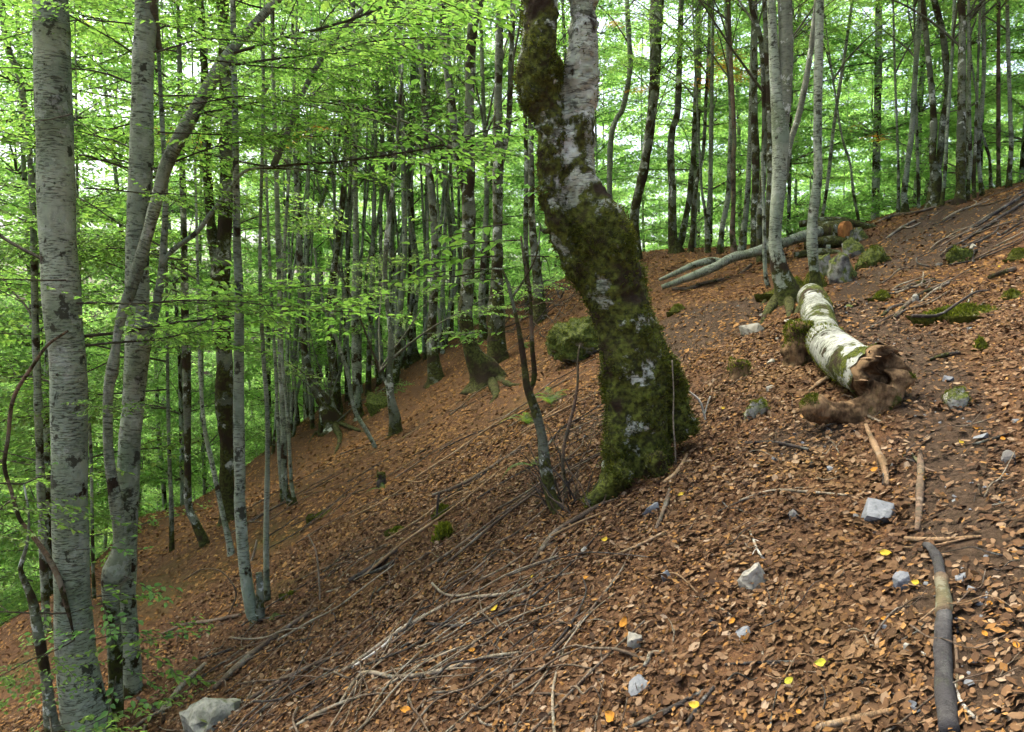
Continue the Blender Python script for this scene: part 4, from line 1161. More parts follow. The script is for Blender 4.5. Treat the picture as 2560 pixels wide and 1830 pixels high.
# splayed root lobe curling out to the side
g = Geo(); sm = []
for st in ([(2215,975,96),(2185,1010,90),(2150,1030,74),(2105,1035,64),(2060,1028,60),(2030,1015,58),(2010,1008,44)], [(2222,960,90),(2246,948,80),(2270,945,56),(2286,950,28)], [(2215,960,100),(2200,1000,90),(2205,1040,66)]):
    rows2 = px_nodes(st, dn - .06, .25); rows2[:, :3] -= LO
    for k, row in enumerate(rows2):
        gz_ = Z(row[0] + LO[0], row[1] + LO[1]) - LO[2]
        row[2] = max(row[2], gz_ + row[3] * .45)
    g.tube(rows2, seg=14, step=.03, rough=.22, rscale=9); R_, _ = spline(rows2, 40); sm.append(R_)
me, RV, RN, RM = remesh_tubes('root_stub', g, .012, M['rot'], np.vstack(sm), .020, 7, .006)
ob('root_stub', me, log)
tufts(RV, RN, np.clip(RN[:, 2], 0, 1) * (fbm(RV * 6, 2) > .1) + 1e-9, 2200, .008, M['mossgreen'], 'moss', log, 8)
# moss strips along the log
lv = V0; ln = lv - np.repeat(P, 30, 0); ln /= np.linalg.norm(ln, axis=1)[:, None]
tufts(lv, ln, (fbm(lv * 3.1 + 7, 3) > .35) * 1.0 + 1e-9, 3500, .011, M['mossgreen'], 'moss', log, 9)

# ------------------------------------------------------------------ stumps
def stump(px, py, w, h, label, style='rot', tuft=900, depth=None):
    b = on(px, py); d = b[1]
    root = thing('mossy_stump', b, label, 'stump')
    rr0, hh = w * d / FPX / 2, h * d / FPX
    nd = np.array([[0, 0, -.12, rr0 * 1.2, .5], [0, 0, 0, rr0 * 1.1, .4], [.01, 0, hh * .5, rr0 * .92, .3], [.0, 0, hh * .88, rr0 * .9, .4], [0, 0, hh, rr0 * .72, .6]])
    g = Geo(); g.tube(nd, seg=26, step=hh / 24, rough=.32, rscale=9, flare=.35, fl=hh * .3, lobes=7, seed=px % 7)
    V = g.V[0]; V[:, 2] += np.where(V[:, 2] > hh * .75, .10 * hh * fbm(V * 14, 2), 0)
    ob('wood', g.mesh('wood', M[style]), root)
    n = V - np.array([0, 0, hh * .35]); n /= np.linalg.norm(n, axis=1)[:, None]
    tufts(V, n, (np.clip(n[:, 2] - .1, 0, 1) + .25 * (fbm(V * 7, 2) > .3)) + 1e-9, tuft, .018, M['mossgreen'], 'moss', root, int(px))
    return root
stump(1993, 912, 66, 108, 'rotten brown stump capped with bright moss, hugging the white log', tuft=2400)
stump(1848, 948, 52, 46, 'low dark stub with mossy flank near the cream stones', tuft=600)
stump(952, 1215, 24, 34, 'small black stub alone on the open middle slope', 'darkstick', 120)

# ------------------------------------------------------------------ fallen trunks on the skyline
def lying(st, style, name, label, cat, moss=.3, lift=None, seg=14, group=None, parts=None, depth=None):
    rows = []
    for (x, y, w, d) in st:
        q = atdepth(x, y, d); rows.append([*q, w * d / FPX / 2, moss])
    rows = np.array(rows)
    o3 = np.array([rows[0, 0], rows[0, 1], Z(rows[0, 0], rows[0, 1])])
    root = thing(name, o3, label, cat, group)
    rows[:, :3] -= o3
    g = Geo(); P, r = g.tube(rows, seg=seg, rough=.1, rscale=6)
    ob('log', g.mesh('log', M[style]), root)
    return root, o3, P
lt, lo3, _ = lying([(1655,718,14,12.2),(1700,702,18,12.1),(1777,672,22,12.0),(1830,645,23,12.0),(1880,632,24,12),(1950,610,25,12.1),(2015,588,27,12.2),(2050,578,26,12.3)], 'grey', 'fallen_tree', 'long fallen trunk leaning along the ridge behind the pale twin trunk', 'log', .12)
st2 = np.array([[*atdepth(x, y, 12.15), w * 12.15 / FPX / 2, .25] for (x, y, w) in [(1648,700,8),(1690,682,14),(1735,662,17),(1775,652,18),(1806,655,18)]]); st2[:, :3] -= lo3
g = Geo(); g.tube(st2, seg=12, rough=.1); ob('limb', g.mesh('limb', M['grey']), lt)
st2 = np.array([[*atdepth(x, y, 12.1), w * 12.1 / FPX / 2, .3] for (x, y, w) in [(1680,722,10),(1720,722,11),(1760,708,10),(1840,690,9),(1880,660,8)]]); st2[:, :3] -= lo3
g = Geo(); g.tube(st2, seg=8, rough=.1); ob('limb', g.mesh('limb', M['stick']), lt)
sw, so3, SP = lying([(2030,572,40,13.0),(2060,574,46,12.8),(2090,577,50,12.6),(2113,577,50,12.4)], 'dark', 'sawn_log', 'mossy sawn log with a fresh orange cut end on the boulders', 'log', .5, seg=20)
a = np.linspace(0, 2 * math.pi, 24, endpoint=False)
ctr = atdepth(2115, 577, 12.36) - so3; rad_ = 22 * 12.4 / FPX
nx = np.array([.5, -.866, 0]); ny = np.array([.866, .5, 0]); nz = np.array([0, 0, 1.])
rim = np.stack([ctr + (ny * math.cos(t) * .82 + nz * math.sin(t) * 1.15) * rad_ * (1 + .06 * math.sin(3 * t)) for t in a])
VV = np.vstack([rim + nx * .03, rim - nx * .10, (ctr + nx * .032)[None]])
i0 = np.arange(24); j0 = np.roll(i0, -1)
ob('cut_face', mesh_np('cut_face', VV, [np.stack([i0, i0 + 24, j0 + 24, j0], -1), np.stack([i0, j0, np.full(24, 48)], -1)], M['cut'], False), sw)
for k_, (st_, lab_) in enumerate((([(2010,612,26,12.6),(2055,606,30,12.5),(2100,604,30,12.4),(2128,606,26,12.3)], 'dark mossy log lying under the sawn one'), ([(1985,640,20,12.2),(2040,632,24,12.1),(2105,640,24,12.0),(2150,652,18,11.9)], 'dark rotten log lowest in the pile against the boulders'), ([(2000,560,18,13.4),(2060,552,20,13.4),(2120,556,20,13.3),(2190,572,16,13.2)], 'thin mossy log lying on top behind the orange cut end'))):
    lying(st_, 'dark', 'mossy_log', lab_, 'log', .55, seg=12)
pst = tree([(2072,690,14),(2070,660,14),(2070,632,13),(2071,612,12)], 'grey', 'short upright grey post stub below the sawn log', depth=12.2, moss=(.2, .1, .3), top=None, flare=.1, seg=9, name='post_stub', cat='stump')

# ------------------------------------------------------------------ sticks
def stick(st, style, label, group=None, name='fallen_stick', lift=.3, seg=7, moss=.05, side=True, cat='stick', fork=True):
    pts3 = []
    for p in st:
        q = on(p[0], p[1]); r = max(p[2] * q[1] / FPX / 2, .004)
        pts3.append([q[0], q[1], q[2] + r * .8 + .008 + (p[3] if len(p) > 3 else 0), r, moss])
    nd = np.array(pts3)
    o3 = nd[0, :3].copy(); nd[:, :3] -= o3
    g = Geo()
    P, r = g.tube(nd, seg=seg, step=max(.03, nd[:, 3].mean() * 1.5), rough=.16, rscale=12, seed=len(pts3) + int(st[0][0]) % 13)
    o = ob(name, g.mesh(name, M[style]), None, o3)
    tag(o, label, cat, group)
    if fork and len(P) > 8:
        rr = np.random.default_rng(int(st[0][0] + st[0][1]))
        L = np.linalg.norm(P[-1] - P[0])
        for k in range(rr.integers(1, 4)):
            i = rr.integers(2, len(P) - 2); d = P[i + 1] - P[i]; d /= np.linalg.norm(d)
            s = np.cross(d, [0, 0, 1]) * rr.choice([-1, 1]); l = L * rr.uniform(.08, .25)
            q = [P[i] + d * l * t + s * l * t * .6 + np.array([0, 0, l * t * rr.uniform(-.1, .3)]) for t in (0, .5, 1)]
            for qq in q[1:]:
                qq[2] = max(qq[2], Z(qq[0] + o3[0], qq[1] + o3[1]) - o3[2] + .005)
            g = Geo(); g.tube(np.c_[np.array(q), [r[i] * .5, r[i] * .4, .002], [0, 0, 0]], seg=5, rough=.1, step=l / 6)
            ob('side_twig', g.mesh('side_twig', M[style]), o)
    return o
stick([(850,1690,9),(920,1640,11),(992,1590,12),(1077,1539,11),(1156,1505,9),(1281,1488,9),(1360,1454,7),(1434,1437,5)], 'greystick', 'longest bleached branch, bending right across the brush-strewn slope')
stick([(850,1765,10),(907,1692,12),(980,1700,12),(1048,1697,13),(1122,1680,13),(1213,1652,11),(1303,1638,8)], 'greystick', 'bleached bark-flecked branch lying below the longest one')
stick([(880,1675,7),(960,1620,8),(1000,1580,10),(1060,1550,9)], 'whitestick', 'short white-grey branch lying tight against the longest bleached one')
stick([(873,1460,13),(935,1425,17),(992,1380,14)], 'darkstick', 'thick dark rotten branch on the brush heap')
stick([(905,1445,9),(950,1430,10),(995,1402,8)], 'darkstick', 'thinner dark branch beneath the thick rotten one')
stick([(1330,1415,12),(1388,1341,15),(1450,1300,14),(1513,1261,10)], 'stick', 'straight brown pole lying below the leaning mossy stem')
stick([(1490,1414,8),(1586,1375,9),(1666,1335,8)], 'tanstick', 'tan straight branch above the pale blue cube-like stone')
stick([(1082,1244,9),(1156,1216,10),(1258,1154,9),(1303,1120,6)], 'stick', 'dark crooked branch with an upturned end on the middle slope')
stick([(1575,1680,8),(1615,1669,11),(1626,1641,11),(1660,1638,9)], 'greystick', 'pale curved twig above the low blue-grey stone', fork=False)
stick([(1570,1830,12),(1655,1794,14),(1710,1765,14),(1760,1735,11)], 'darkstick', 'dark straight branch lowest on the slope near the yellow leaf')
stick([(1717,1820,12),(1750,1770,12),(1785,1726,9)], 'darkstick', 'dark twig pointing uphill beside the yellow leaf')
# the dark pole by the path
def pole():
    st = [(2372,1850,50),(2368,1810,49),(2358,1703,46),(2356,1620,41),(2360,1560,37),(2357,1500,33),(2350,1448,27),(2340,1405,24),(2322,1378,20),(2312,1372,14)]
    o = stick(st, 'pole', 'thick dark barkless pole with a crooked brown head, lying along the path', name='fallen_pole', seg=18, moss=0, fork=False, cat='log')
    return o
pole()
stick([(2356,1560,39),(2361,1535,38),(2358,1500,36),(2352,1460,31)], 'brown', 'sleeve of brown peeling bark left round the dark pole', name='bark_sleeve', seg=16, fork=False, cat='bark', moss=.1)
stick([(2300,1137,12),(2301,1180,19),(2300,1227,20),(2297,1290,18),(2292,1335,14)], 'brown', 'forked brown stick standing in line with the dark pole')
stick([(2276,1142,7),(2288,1152,9),(2297,1165,10)], 'brown', 'short prong at the head of the forked brown stick', fork=False)
stick([(2164,1069,9),(2187,1125,17),(2210,1176,19),(2216,1222,14)], 'tanstick', 'tan root-like stick running down from the rotten log end', fork=False)
stick([(2262,1356,12),(2310,1360,15),(2363,1358,12),(2453,1349,7)], 'tanstick', 'orange-tan straight stick laid across the dark pole head')
stick([(2190,1378,5),(2250,1377,7),(2330,1372,6),(2420,1352,4)], 'tanstick', 'thin tan twig crossing under the orange-tan stick')
stick([(2040,1832,18),(2153,1808,22),(2232,1790,17)], 'tanstick', 'thick tan branch piece lowest on the path side')
stick([(1847,1258,6),(1927,1233,7),(2017,1236,7),(2119,1244,5)], 'greystick', 'long thin pale twig stretching above the angular blue-grey block')
stick([(1853,1114,8),(1938,1114,10),(2028,1131,7)], 'darkstick', 'dark twig lying uphill of the slate grey slab')
stick([(2388,1720,7),(2402,1765,11),(2436,1805,10)], 'whitestick', 'white curved twig close against the dark pole', fork=False)
stick([(2385,1600,8),(2392,1660,9),(2394,1740,8)], 'brown', 'brown bark strip lying along the dark pole', fork=False)
stick([(1972,1686,6),(2108,1695,8),(2180,1720,7),(2244,1748,5)], 'stick', 'long thin twig passing in front of the broken whitish stone')
stick([(1813,1669,7),(1926,1663,8),(2011,1663,6)], 'darkstick', 'dark thin twig downslope of the flat grey stone')
stick([(2431,1119,8),(2475,1108,10),(2521,1091,7)], 'darkstick', 'dark twig lying on the uphill side of the path')
stick([(1876,1335,5),(1893,1380,6),(1912,1408,5)], 'whitestick', 'thin white forked twig above the lumpy cream rock')
stick([(1905,1625,5),(1908,1660,7),(1906,1690,6)], 'greystick', 'small grey upright twig below the flat grey stone', fork=False)
stick([(2185,1005,10),(2165,1040,8),(2205,1062,6)], 'greystick', 'pale root fragment in front of the rotten log end', fork=False)
stick([(2020,985,8),(2050,965,13),(2075,950,12)], 'tanstick', 'short tan branch tucked under the white log', fork=False)
stick([(1660,1215,12),(1690,1190,12),(1710,1160,11),(1718,1140,6)], 'tanstick', 'smooth exposed tan root below the great tree')
stick([(1640,1330,10),(1662,1275,12),(1675,1230,11)], 'stick', 'brown root running down past the tilted grey slab', fork=False)
# right bank
for st, sty, lab in [([(2232,800,7),(2262,772,10),(2294,746,11),(2362,712,8)], 'stick', 'dark mossy branch slanting over the bank moss'),
  ([(2205,795,8),(2230,775,10),(2262,765,7)], 'darkstick', 'dark branch tip touching the path below the bank moss'),
  ([(2250,730,8),(2275,720,11),(2337,704,10)], 'stick', 'mossy branch lying above the pale upright stone'),
  ([(2300,760,6),(2330,735,7),(2372,710,6)], 'greystick', 'bleached twig between the two bank branches'),
  ([(2399,595,6),(2460,554,9),(2560,492,8)], 'darkstick', 'long dark root sweeping up the bare bank'),
  ([(2420,600,5),(2480,560,7),(2560,510,7)], 'darkstick', 'second dark root just below the long one on the bare bank'),
  ([(2440,570,5),(2500,530,6),(2558,480,6)], 'darkstick', 'thin dark root highest on the bare bank'),
  ([(2383,652,9),(2412,642,12),(2442,632,9)], 'darkstick', 'short dark stick lying on the mossy outcrop'),
  ([(2472,700,10),(2505,690,15),(2537,679,12)], 'stick', 'thick mossy branch stub on the upper bank'),
  ([(2414,790,4),(2420,760,4),(2432,727,4)], 'whitestick', 'thin white twig upright on the bank moss'),
  ([(2460,760,4),(2440,780,5),(2432,800,5)], 'greystick', 'grey hooked twig beside the bank moss'),
  ([(2325,905,9),(2365,895,12),(2400,888,8)], 'darkstick', 'dark mossy stick just uphill of the path'),
  ([(2170,570,6),(2230,545,9),(2290,535,8),(2340,520,6)], 'stick', 'exposed root along the top of the bank'),
  ([(2215,600,5),(2250,575,7),(2285,555,6)], 'greystick', 'pale looping root below the clean leaning trunk'),
  ([(2255,570,4),(2275,572,5),(2300,560,4)], 'greystick', 'short pale root crossing the looping one')]:
    stick(st, sty, lab, fork=False, moss=.35 if 'moss' in lab else .05)
# left foreground
for st, sty, lab in [([(405,1780,11),(462,1715,15),(515,1666,13)], 'greystick', 'broken pale branch stub behind the broad flat pale rock'),
  ([(536,1730,16),(601,1669,17),(656,1623,16),(720,1575,14),(793,1527,10)], 'stick', 'long smooth brown branch rising from the broad flat pale rock'),
  ([(404,1590,7),(462,1567,9),(530,1558,10),(601,1543,9)], 'stick', 'brown branch stretched level below the slender pale pole'),
  ([(622,1560,7),(660,1553,7),(715,1543,6)], 'darkstick', 'thin dark twig at the pale pole foot'),
  ([(320,1832,7),(385,1792,9),(431,1771,8)], 'greystick', 'grey twig lying against the speckled trunk foot'),
  ([(617,1758,12),(680,1722,13),(736,1692,13),(860,1635,8)], 'stick', 'straight brown branch uphill of the broad flat rock'),
  ([(725,1832,12),(793,1794,13),(860,1762,10),(940,1735,6)], 'greystick', 'pale straight branch lowest in the brush'),
  ([(640,1790,8),(720,1745,9),(830,1690,8),(930,1650,5)], 'stick', 'long thin brown branch in the middle of the brush'),
  ([(345,1752,10),(375,1775,12),(410,1790,9)], 'darkstick', 'dark root-like branch beside the speckled trunk foot'),
  ([(500,1650,6),(545,1640,8),(590,1622,6)], 'darkstick', 'dark short branch above the broken pale stub')]:
    stick(st, sty, lab, fork='long' in lab or 'straight' in lab)
# white dead twig standing in the brush
r = np.random.default_rng(77)
def scatter_sticks(N, xr, yr, lr, wr, dirang, spread, styles, label, group, name='fallen_twig', poly=None):
    made = 0
    while made < N:
        px, py = r.uniform(*xr), r.uniform(*yr)
        if poly and not poly(px, py): continue
        q = on(px, py)
        L = math.exp(r.uniform(math.log(lr[0]), math.log(lr[1]))); a = dirang + r.normal(0, spread)
        d = np.array([math.cos(a), math.sin(a)])
        n = 5; ss = np.linspace(-.5, .5, n) * L; bend = r.normal(0, .13) * L; rad = r.uniform(*wr) * (.6 + .5 * L)
        up = abs(r.normal(.015, .05 if name != 'brush_branch' else .45)) + .005
        rowsx = []
        for k, s in enumerate(ss):
            x = q[0] + d[0] * s - d[1] * bend * (1 - 4 * (s / L) ** 2) + r.normal(0, .012 * L); y = q[1] + d[1] * s + d[0] * bend * (1 - 4 * (s / L) ** 2) + r.normal(0, .012 * L)
            rowsx.append([x, y, Z(x, y) + rad + up * r.uniform(.1, 1), rad * (1 - .14 * k), 0])
        nd = np.array(rowsx); o3 = nd[0, :3].copy(); nd[:, :3] -= o3
        g = Geo(); g.tube(nd, seg=5, step=L / 12, rough=.12, rscale=14, seed=made % 17)
        lb = label
        sty = styles[r.integers(len(styles))]
        o = ob(name, g.mesh(name, M[sty]), None, o3)
        tag(o, lb[sty], 'twig', {'stick': 'brown', 'greystick': 'grey', 'darkstick': 'dark', 'tanstick': 'tan'}[sty] + ' ' + group)
        made += 1
D0 = math.atan2(.35, 1.0)
lab_b = {'stick': 'brown twig in the brush strewn down the near slope', 'greystick': 'bleached grey twig in the brush strewn down the near slope', 'darkstick': 'dark twig in the brush strewn down the near slope', 'tanstick': 'tan twig in the brush strewn down the near slope'}
scatter_sticks(165, (430, 1500), (1380, 1820), (.15, 1.1), (.004, .010), D0, .95, ['stick', 'greystick', 'darkstick', 'stick', 'stick'], lab_b, 'brush twigs', poly=lambda x, y: y > 1900 - .42 * x + 40 * math.sin(x * .02) - 130 and y > 1330 + max(0, x - 1100) * .3)
lab_m = {'stick': 'brown twig lying on the open middle slope', 'greystick': 'grey twig lying on the open middle slope', 'darkstick': 'dark twig lying on the open middle slope', 'tanstick': 'tan twig lying on the open middle slope'}
scatter_sticks(60, (700, 1500), (900, 1330), (.4, 1.4), (.005, .011), D0, .35, ['stick', 'darkstick', 'stick', 'tanstick'], lab_m, 'middle slope twigs', poly=lambda x, y: y > 1560 - .56 * x + 40)
lab_r = {'stick': 'short brown twig among the leaves near the path', 'greystick': 'short grey twig among the leaves near the path', 'darkstick': 'short dark twig among the leaves near the path', 'tanstick': 'short tan twig among the leaves near the path'}
scatter_sticks(90, (1450, 2540), (880, 1810), (.08, .38), (.003, .0065), D0, 1.2, ['stick', 'darkstick', 'tanstick', 'greystick', 'stick'], lab_r, 'twigs near the path')
lab_k = {'stick': 'brown root or stick on the bare upper bank', 'darkstick': 'dark root or stick on the bare upper bank', 'greystick': 'pale root or stick on the bare upper bank'}
scatter_sticks(26, (2330, 2560), (470, 660), (.5, 1.8), (.007, .013), .55, .25, ['darkstick', 'stick', 'darkstick', 'greystick'], lab_k, 'roots on the upper bank', 'root_stick', poly=lambda x, y: y > 512 - (x - 2330) * .2 + 15 and y < 690 - (x - 2330) * .35)
lab_p = {'stick': 'brown branch in the small pile over the bank moss', 'darkstick': 'dark branch in the small pile over the bank moss', 'greystick': 'pale branch in the small pile over the bank moss'}
scatter_sticks(12, (2230, 2380), (695, 800), (.4, 1.1), (.008, .016), .5, .3, ['darkstick', 'stick', 'greystick'], lab_p, 'bank branch pile')
lab_h = {'stick': 'brown branch in the brush heap behind the great tree', 'darkstick': 'dark branch in the brush heap behind the great tree'}
scatter_sticks(40, (1270, 1420), (735, 830), (.5, 1.7), (.006, .013), .3, .8, ['darkstick', 'stick'], lab_h, 'heap behind the great tree', 'brush_branch')
lab_t = {'stick': 'brown twig tangled at the foot of the leaning mossy stem', 'darkstick': 'dark twig tangled at the foot of the leaning mossy stem'}
for i in range(44):                                     # tangle standing at the foot of the leaning stem
    px, py = r.normal(1420, 34), r.normal(1255, 22)
    q = on(px, py); L = r.uniform(.18, .5); a = r.uniform(0, 6.28); e = r.uniform(.2, 1.3)
    d = np.array([math.cos(a) * math.cos(e), math.sin(a) * math.cos(e) * .6, math.sin(e)])
    nd = np.array([[*(d * L * t + np.array([0, 0, -.02]) + r.normal(0, .012, 3) * (t > 0)), .0075 * (1 - .7 * t), .1] for t in (0, .33, .66, 1)])
    sty = 'stick' if i % 2 else 'darkstick'
    g = Geo(); g.tube(nd, seg=5, step=.05, rough=.1); o = ob('fallen_twig', g.mesh('fallen_twig', M[sty]), None, q)
    tag(o, lab_t[sty], 'twig', ('brown' if sty == 'stick' else 'dark') + ' tangled twigs')

def upright(st, style, label, moss=0):
    b = on(st[0][0], st[0][1])
    nd = px_nodes(st, b[1], moss); nd[:, :3] -= b; nd[0, 2] -= .02
    g = Geo(); P, rr_2 = g.tube(nd, seg=6, step=.03, rough=.12, rscale=14)
    o = ob('standing_twig', g.mesh('standing_twig', M[style]), None, b)
    tag(o, label, 'twig')
upright([(800,1500,5),(797,1440,5),(790,1380,4),(770,1335,2.5)], 'greystick', 'pale dead twig standing up out of the brush heap')
upright([(1768,1057,6),(1751,1006,6),(1730,985,5),(1711,972,4)], 'whitestick', 'white bent twig at the right buttress of the great tree')
upright([(1760,1040,4),(1768,1012,4),(1776,990,3)], 'whitestick', 'short white twig crossing the white bent one')
upright([(625,1405,6),(634,1388,8),(640,1362,6),(642,1350,4)], 'greystick', 'pale hooked twig sticking up beside the pale pole')
upright([(1090,1300,5),(1094,1265,7),(1097,1232,5)], 'darkstick', 'black prong upright on the middle slope')
upright([(565,1545,5),(590,1490,5),(575,1450,4),(545,1425,4),(500,1425,3),(460,1450,2.5)], 'stick', 'arching thin bare bramble at the slender pale pole')
upright([(1303,1352,4),(1320,1340,5),(1345,1336,5),(1368,1350,5),(1377,1378,4)], 'whitestick', 'white arched twig standing clear of the leaves')
# ------------------------------------------------------------------ moss cushions and ferns
def cushion(px, py, w, h, label, n=1500, mat='mossgreen', size=.014):
    n = int(n * 1.5) if size == .014 else n
    b = on(px, py); d = b[1]
    sx = w * d / FPX / 2; sy = sx * .9
    rr = np.random.default_rng(int(px * 3 + py))
    nr_, na_ = 12, 30
    V = []
    for i in range(nr_):
        f = (i + .001) / (nr_ - 1)
        for k in range(na_):
            a = 2 * math.pi * k / na_
            e = 1 + .3 * math.sin(2 * a + px) + .18 * math.sin(5 * a + py)
            x, y = b[0] + sx * f * e * math.cos(a), b[1] + sy * f * e * math.sin(a)
            V.append([x, y, 0, f])
    V = np.array(V)
    z = Zs(V[:, 0], V[:, 1]) + (h * d / FPX) * (1 - V[:, 3] ** 2) ** 1.6 * (1 + .5 * fbm(np.c_[V[:, :2] * 9, np.zeros(len(V))], 2)) - .03 * V[:, 3] ** 2
    P = np.c_[V[:, :2], z] - b
    idx = np.arange(nr_ * na_).reshape(nr_, na_); jn_ = np.roll(np.arange(na_), -1)
    F = np.stack([idx[:-1], idx[1:], idx[1:][:, jn_], idx[:-1][:, jn_]], -1).reshape(-1, 4)
    root = thing('moss_cushion', b, label, 'moss')
    ob('mound', mesh_np('mound', P, [F], M['mosspad'], True), root)
    N = np.tile([0, -.2, 1.0], (len(P), 1))
    tufts(P, N, 1.05 - V[:, 3] ** 2, n, size, M[mat], 'moss', root, int(px))
M['mosspad'] = plain('moss_pad', (.03, .036, .005), (.085, .09, .012), 35)
cushion(1975, 735, 120, 34, 'dark mossy hump between the roots of the two pale trunks', 2600, size=.02)
cushion(2030, 720, 80, 30, 'mossy hump against the moss-stockinged trunk', 1600, size=.02)
cushion(2385, 790, 200, 20, 'wide bright green moss cushion spread on the bank', 11000, size=.016)
cushion(2345, 800, 90, 16, 'lower lobe of moss reaching from the bank towards the path', 4200, size=.015)
cushion(2205, 745, 70, 14, 'small moss cushion at the path edge under the mossy branch', 2600, size=.015)
cushion(2545, 650, 70, 30, 'dark green moss cushion on the upper bank', 1500)
cushion(2530, 745, 60, 14, 'low moss cushion beside the single yellow leaf on the bank', 900)
cushion(2450, 870, 44, 20, 'little round moss cushion just uphill of the path', 800)
cushion(1110, 1345, 54, 26, 'round green grassy tuft on the open middle slope', 1500, 'mossgreen', .035)
cushion(990, 1330, 60, 10, 'flat yellow-green moss patch on the open middle slope', 900)
cushion(1105, 1285, 54, 24, 'pale mossy hump under the black prong', 700)
cushion(1690, 780, 50, 16, 'dark moss tump on the slope right of the great tree', 700)
cushion(725, 1490, 50, 10, 'yellow-green moss pad beside the sapling pole', 600)
cushion(800, 1290, 60, 6, 'thin moss film on the middle slope below the clump', 500)
def fern(px, py, n, L, label):
    b = on(px, py); rr = np.random.default_rng(int(px))
    root = thing('fern', b, label, 'fern')
    for k in range(n):
        a = rr.uniform(0, 6.28); e0 = rr.uniform(.5, 1.1); ll = L * rr.uniform(.7, 1.2)
        pts_, V, F = [], [], []
        p = np.array([0, 0, 0.0]); e = e0
        d = None
        nseg = 20
        for i in range(nseg):
            d = np.array([math.cos(a) * math.cos(e), math.sin(a) * math.cos(e), math.sin(e)]); s = np.array([-math.sin(a), math.cos(a), 0])
            f = (i + 1) / nseg; w = ll * .2 * (1 - f) * min(1, f * 5) + .004
            for sg in (-1, 1):
                k0 = len(V)
                V += [p, p + d * ll / nseg * .62, p + d * ll / nseg * .4 + s * sg * w + d * .35 * w - np.array([0, 0, w * .2]), p + s * sg * w * .5 + d * .1 * w]
                F.append([k0, k0 + 1, k0 + 2, k0 + 3])
            p = p + d * ll / nseg; e -= .085
        ob('frond', mesh_np('frond', np.array(V), [np.array(F)], M['fern'], False), root)
fern(1375, 1010, 9, .42, 'green ferny plant between the leaning stem and the thin sapling')
fern(1320, 1060, 8, .36, 'ferny plant hugging the bend of the leaning mossy stem')
fern(1330, 1165, 7, .30, 'small fern under the pale side of the leaning stem')
fern(1310, 870, 6, .4, 'dark fern among the stems behind the leaning one')
fern(955, 1225, 5, .22, 'small green sprig below the black stub')

# ------------------------------------------------------------------ single bright fallen leaves
def leaf(px, py, w, mat, label, group=None, up=.02):
    b = on(px, py); d = b[1]; L = w * d / FPX * .95
    rr = np.random.default_rng(int(px * 7 + py))
    V = []; nl = 7
    for i in range(nl):
        t = i / (nl - 1); hw = .34 * math.sin(math.pi * t ** .85) ** .8 if 0 < t < 1 else .01
        for s in (-1, -.5, 0, .5, 1):
            V.append(((t - .5) * L, s * hw * L, L * (.10 * abs(s) + .18 * (t - .5) ** 2 * 2) * rr.uniform(.6, 1.3)))
    V.append((-.5 * L - .3 * L, .02 * L, 0)); V.append((-.5 * L - .3 * L, -.01 * L, .01)); V.append((-.5 * L, 0, .002))
    idx = np.arange(nl * 5).reshape(nl, 5)
    F = np.stack([idx[:-1, :-1], idx[1:, :-1], idx[1:, 1:], idx[:-1, 1:]], -1).reshape(-1, 4)
    o = ob('fallen_leaf', mesh_np('fallen_leaf', np.array(V), [F, np.array([[nl * 5, nl * 5 + 1, nl * 5 + 2]])], M[mat], True), None, (b[0], b[1], b[2] + up))
    n = nrm(b[0], b[1]); n = (n + Vector((rr.normal(0, .2), -.35 + rr.normal(0, .15), 0))).normalized()
    o.rotation_mode = 'QUATERNION'
    o.rotation_quaternion = Vector((0, 0, 1)).rotation_difference(n) @ Matrix.Rotation(rr.uniform(0, 6.28), 3, 'Z').to_quaternion()
    tag(o, label, 'leaf', group)
for (x, y, w, m) in [(2187,1184,24,'oleaf'),(2215,1396,32,'yleaf'),(2289,1470,24,'yleaf'),(2473,1525,22,'oleaf'),(2476,1668,24,'oleaf'),(2507,1108,18,'oleaf'),(2404,1116,16,'yleaf'),(2541,1630,24,'oleaf'),(2128,1484,22,'oleaf'),(1830,1565,22,'oleaf'),(1998,1795,20,'oleaf'),(1014,1785,32,'oleaf'),(1560,1568,34,'oleaf'),(1238,1530,26,'yleaf'),(1436,1640,24,'oleaf'),(1702,1245,18,'yleaf'),(1808,1027,12,'yleaf'),(2498,672,10,'yleaf'),(2540,740,14,'yleaf'),(1180,1635,20,'oleaf'),(2303,1205,16,'yleaf'),(2440,1080,18,'oleaf'),(2462,1600,20,'oleaf'),(1465,1455,22,'oleaf'),(1330,1450,16,'yleaf'),(1052,1640,14,'yleaf'),(2210,1560,18,'oleaf'),(1860,1612,24,'oleaf')]:
    leaf(x, y, w, m, 'yellow fallen leaf lying bright on the brown litter' if m == 'yleaf' else 'orange fallen leaf lying bright on the brown litter', 'yellow leaves on the litter' if m == 'yleaf' else 'orange leaves on the litter')
leaf(2052, 1682, 34, 'gleaf', 'lime yellow heart-shaped leaf on the twig near the broken whitish stone', up=.035)
leaf(1972, 1730, 28, 'gleaf', 'lime leaf with upright stalk below the dark thin twig', up=.04)
leaf(1736, 1790, 34, 'yleaf', 'clear yellow leaf at the dark twig that points uphill', up=.04)
leaf(1512, 1362, 20, 'yleaf', 'yellow leaf just below the tan straight branch', up=.03)
leaf(1527, 1812, 46, 'oleaf', 'large round orange leaf lowest on the slope', up=.03)
leaf(1876, 1468, 26, 'oleaf', 'orange leaf leaning on the lumpy cream rock', up=.05)

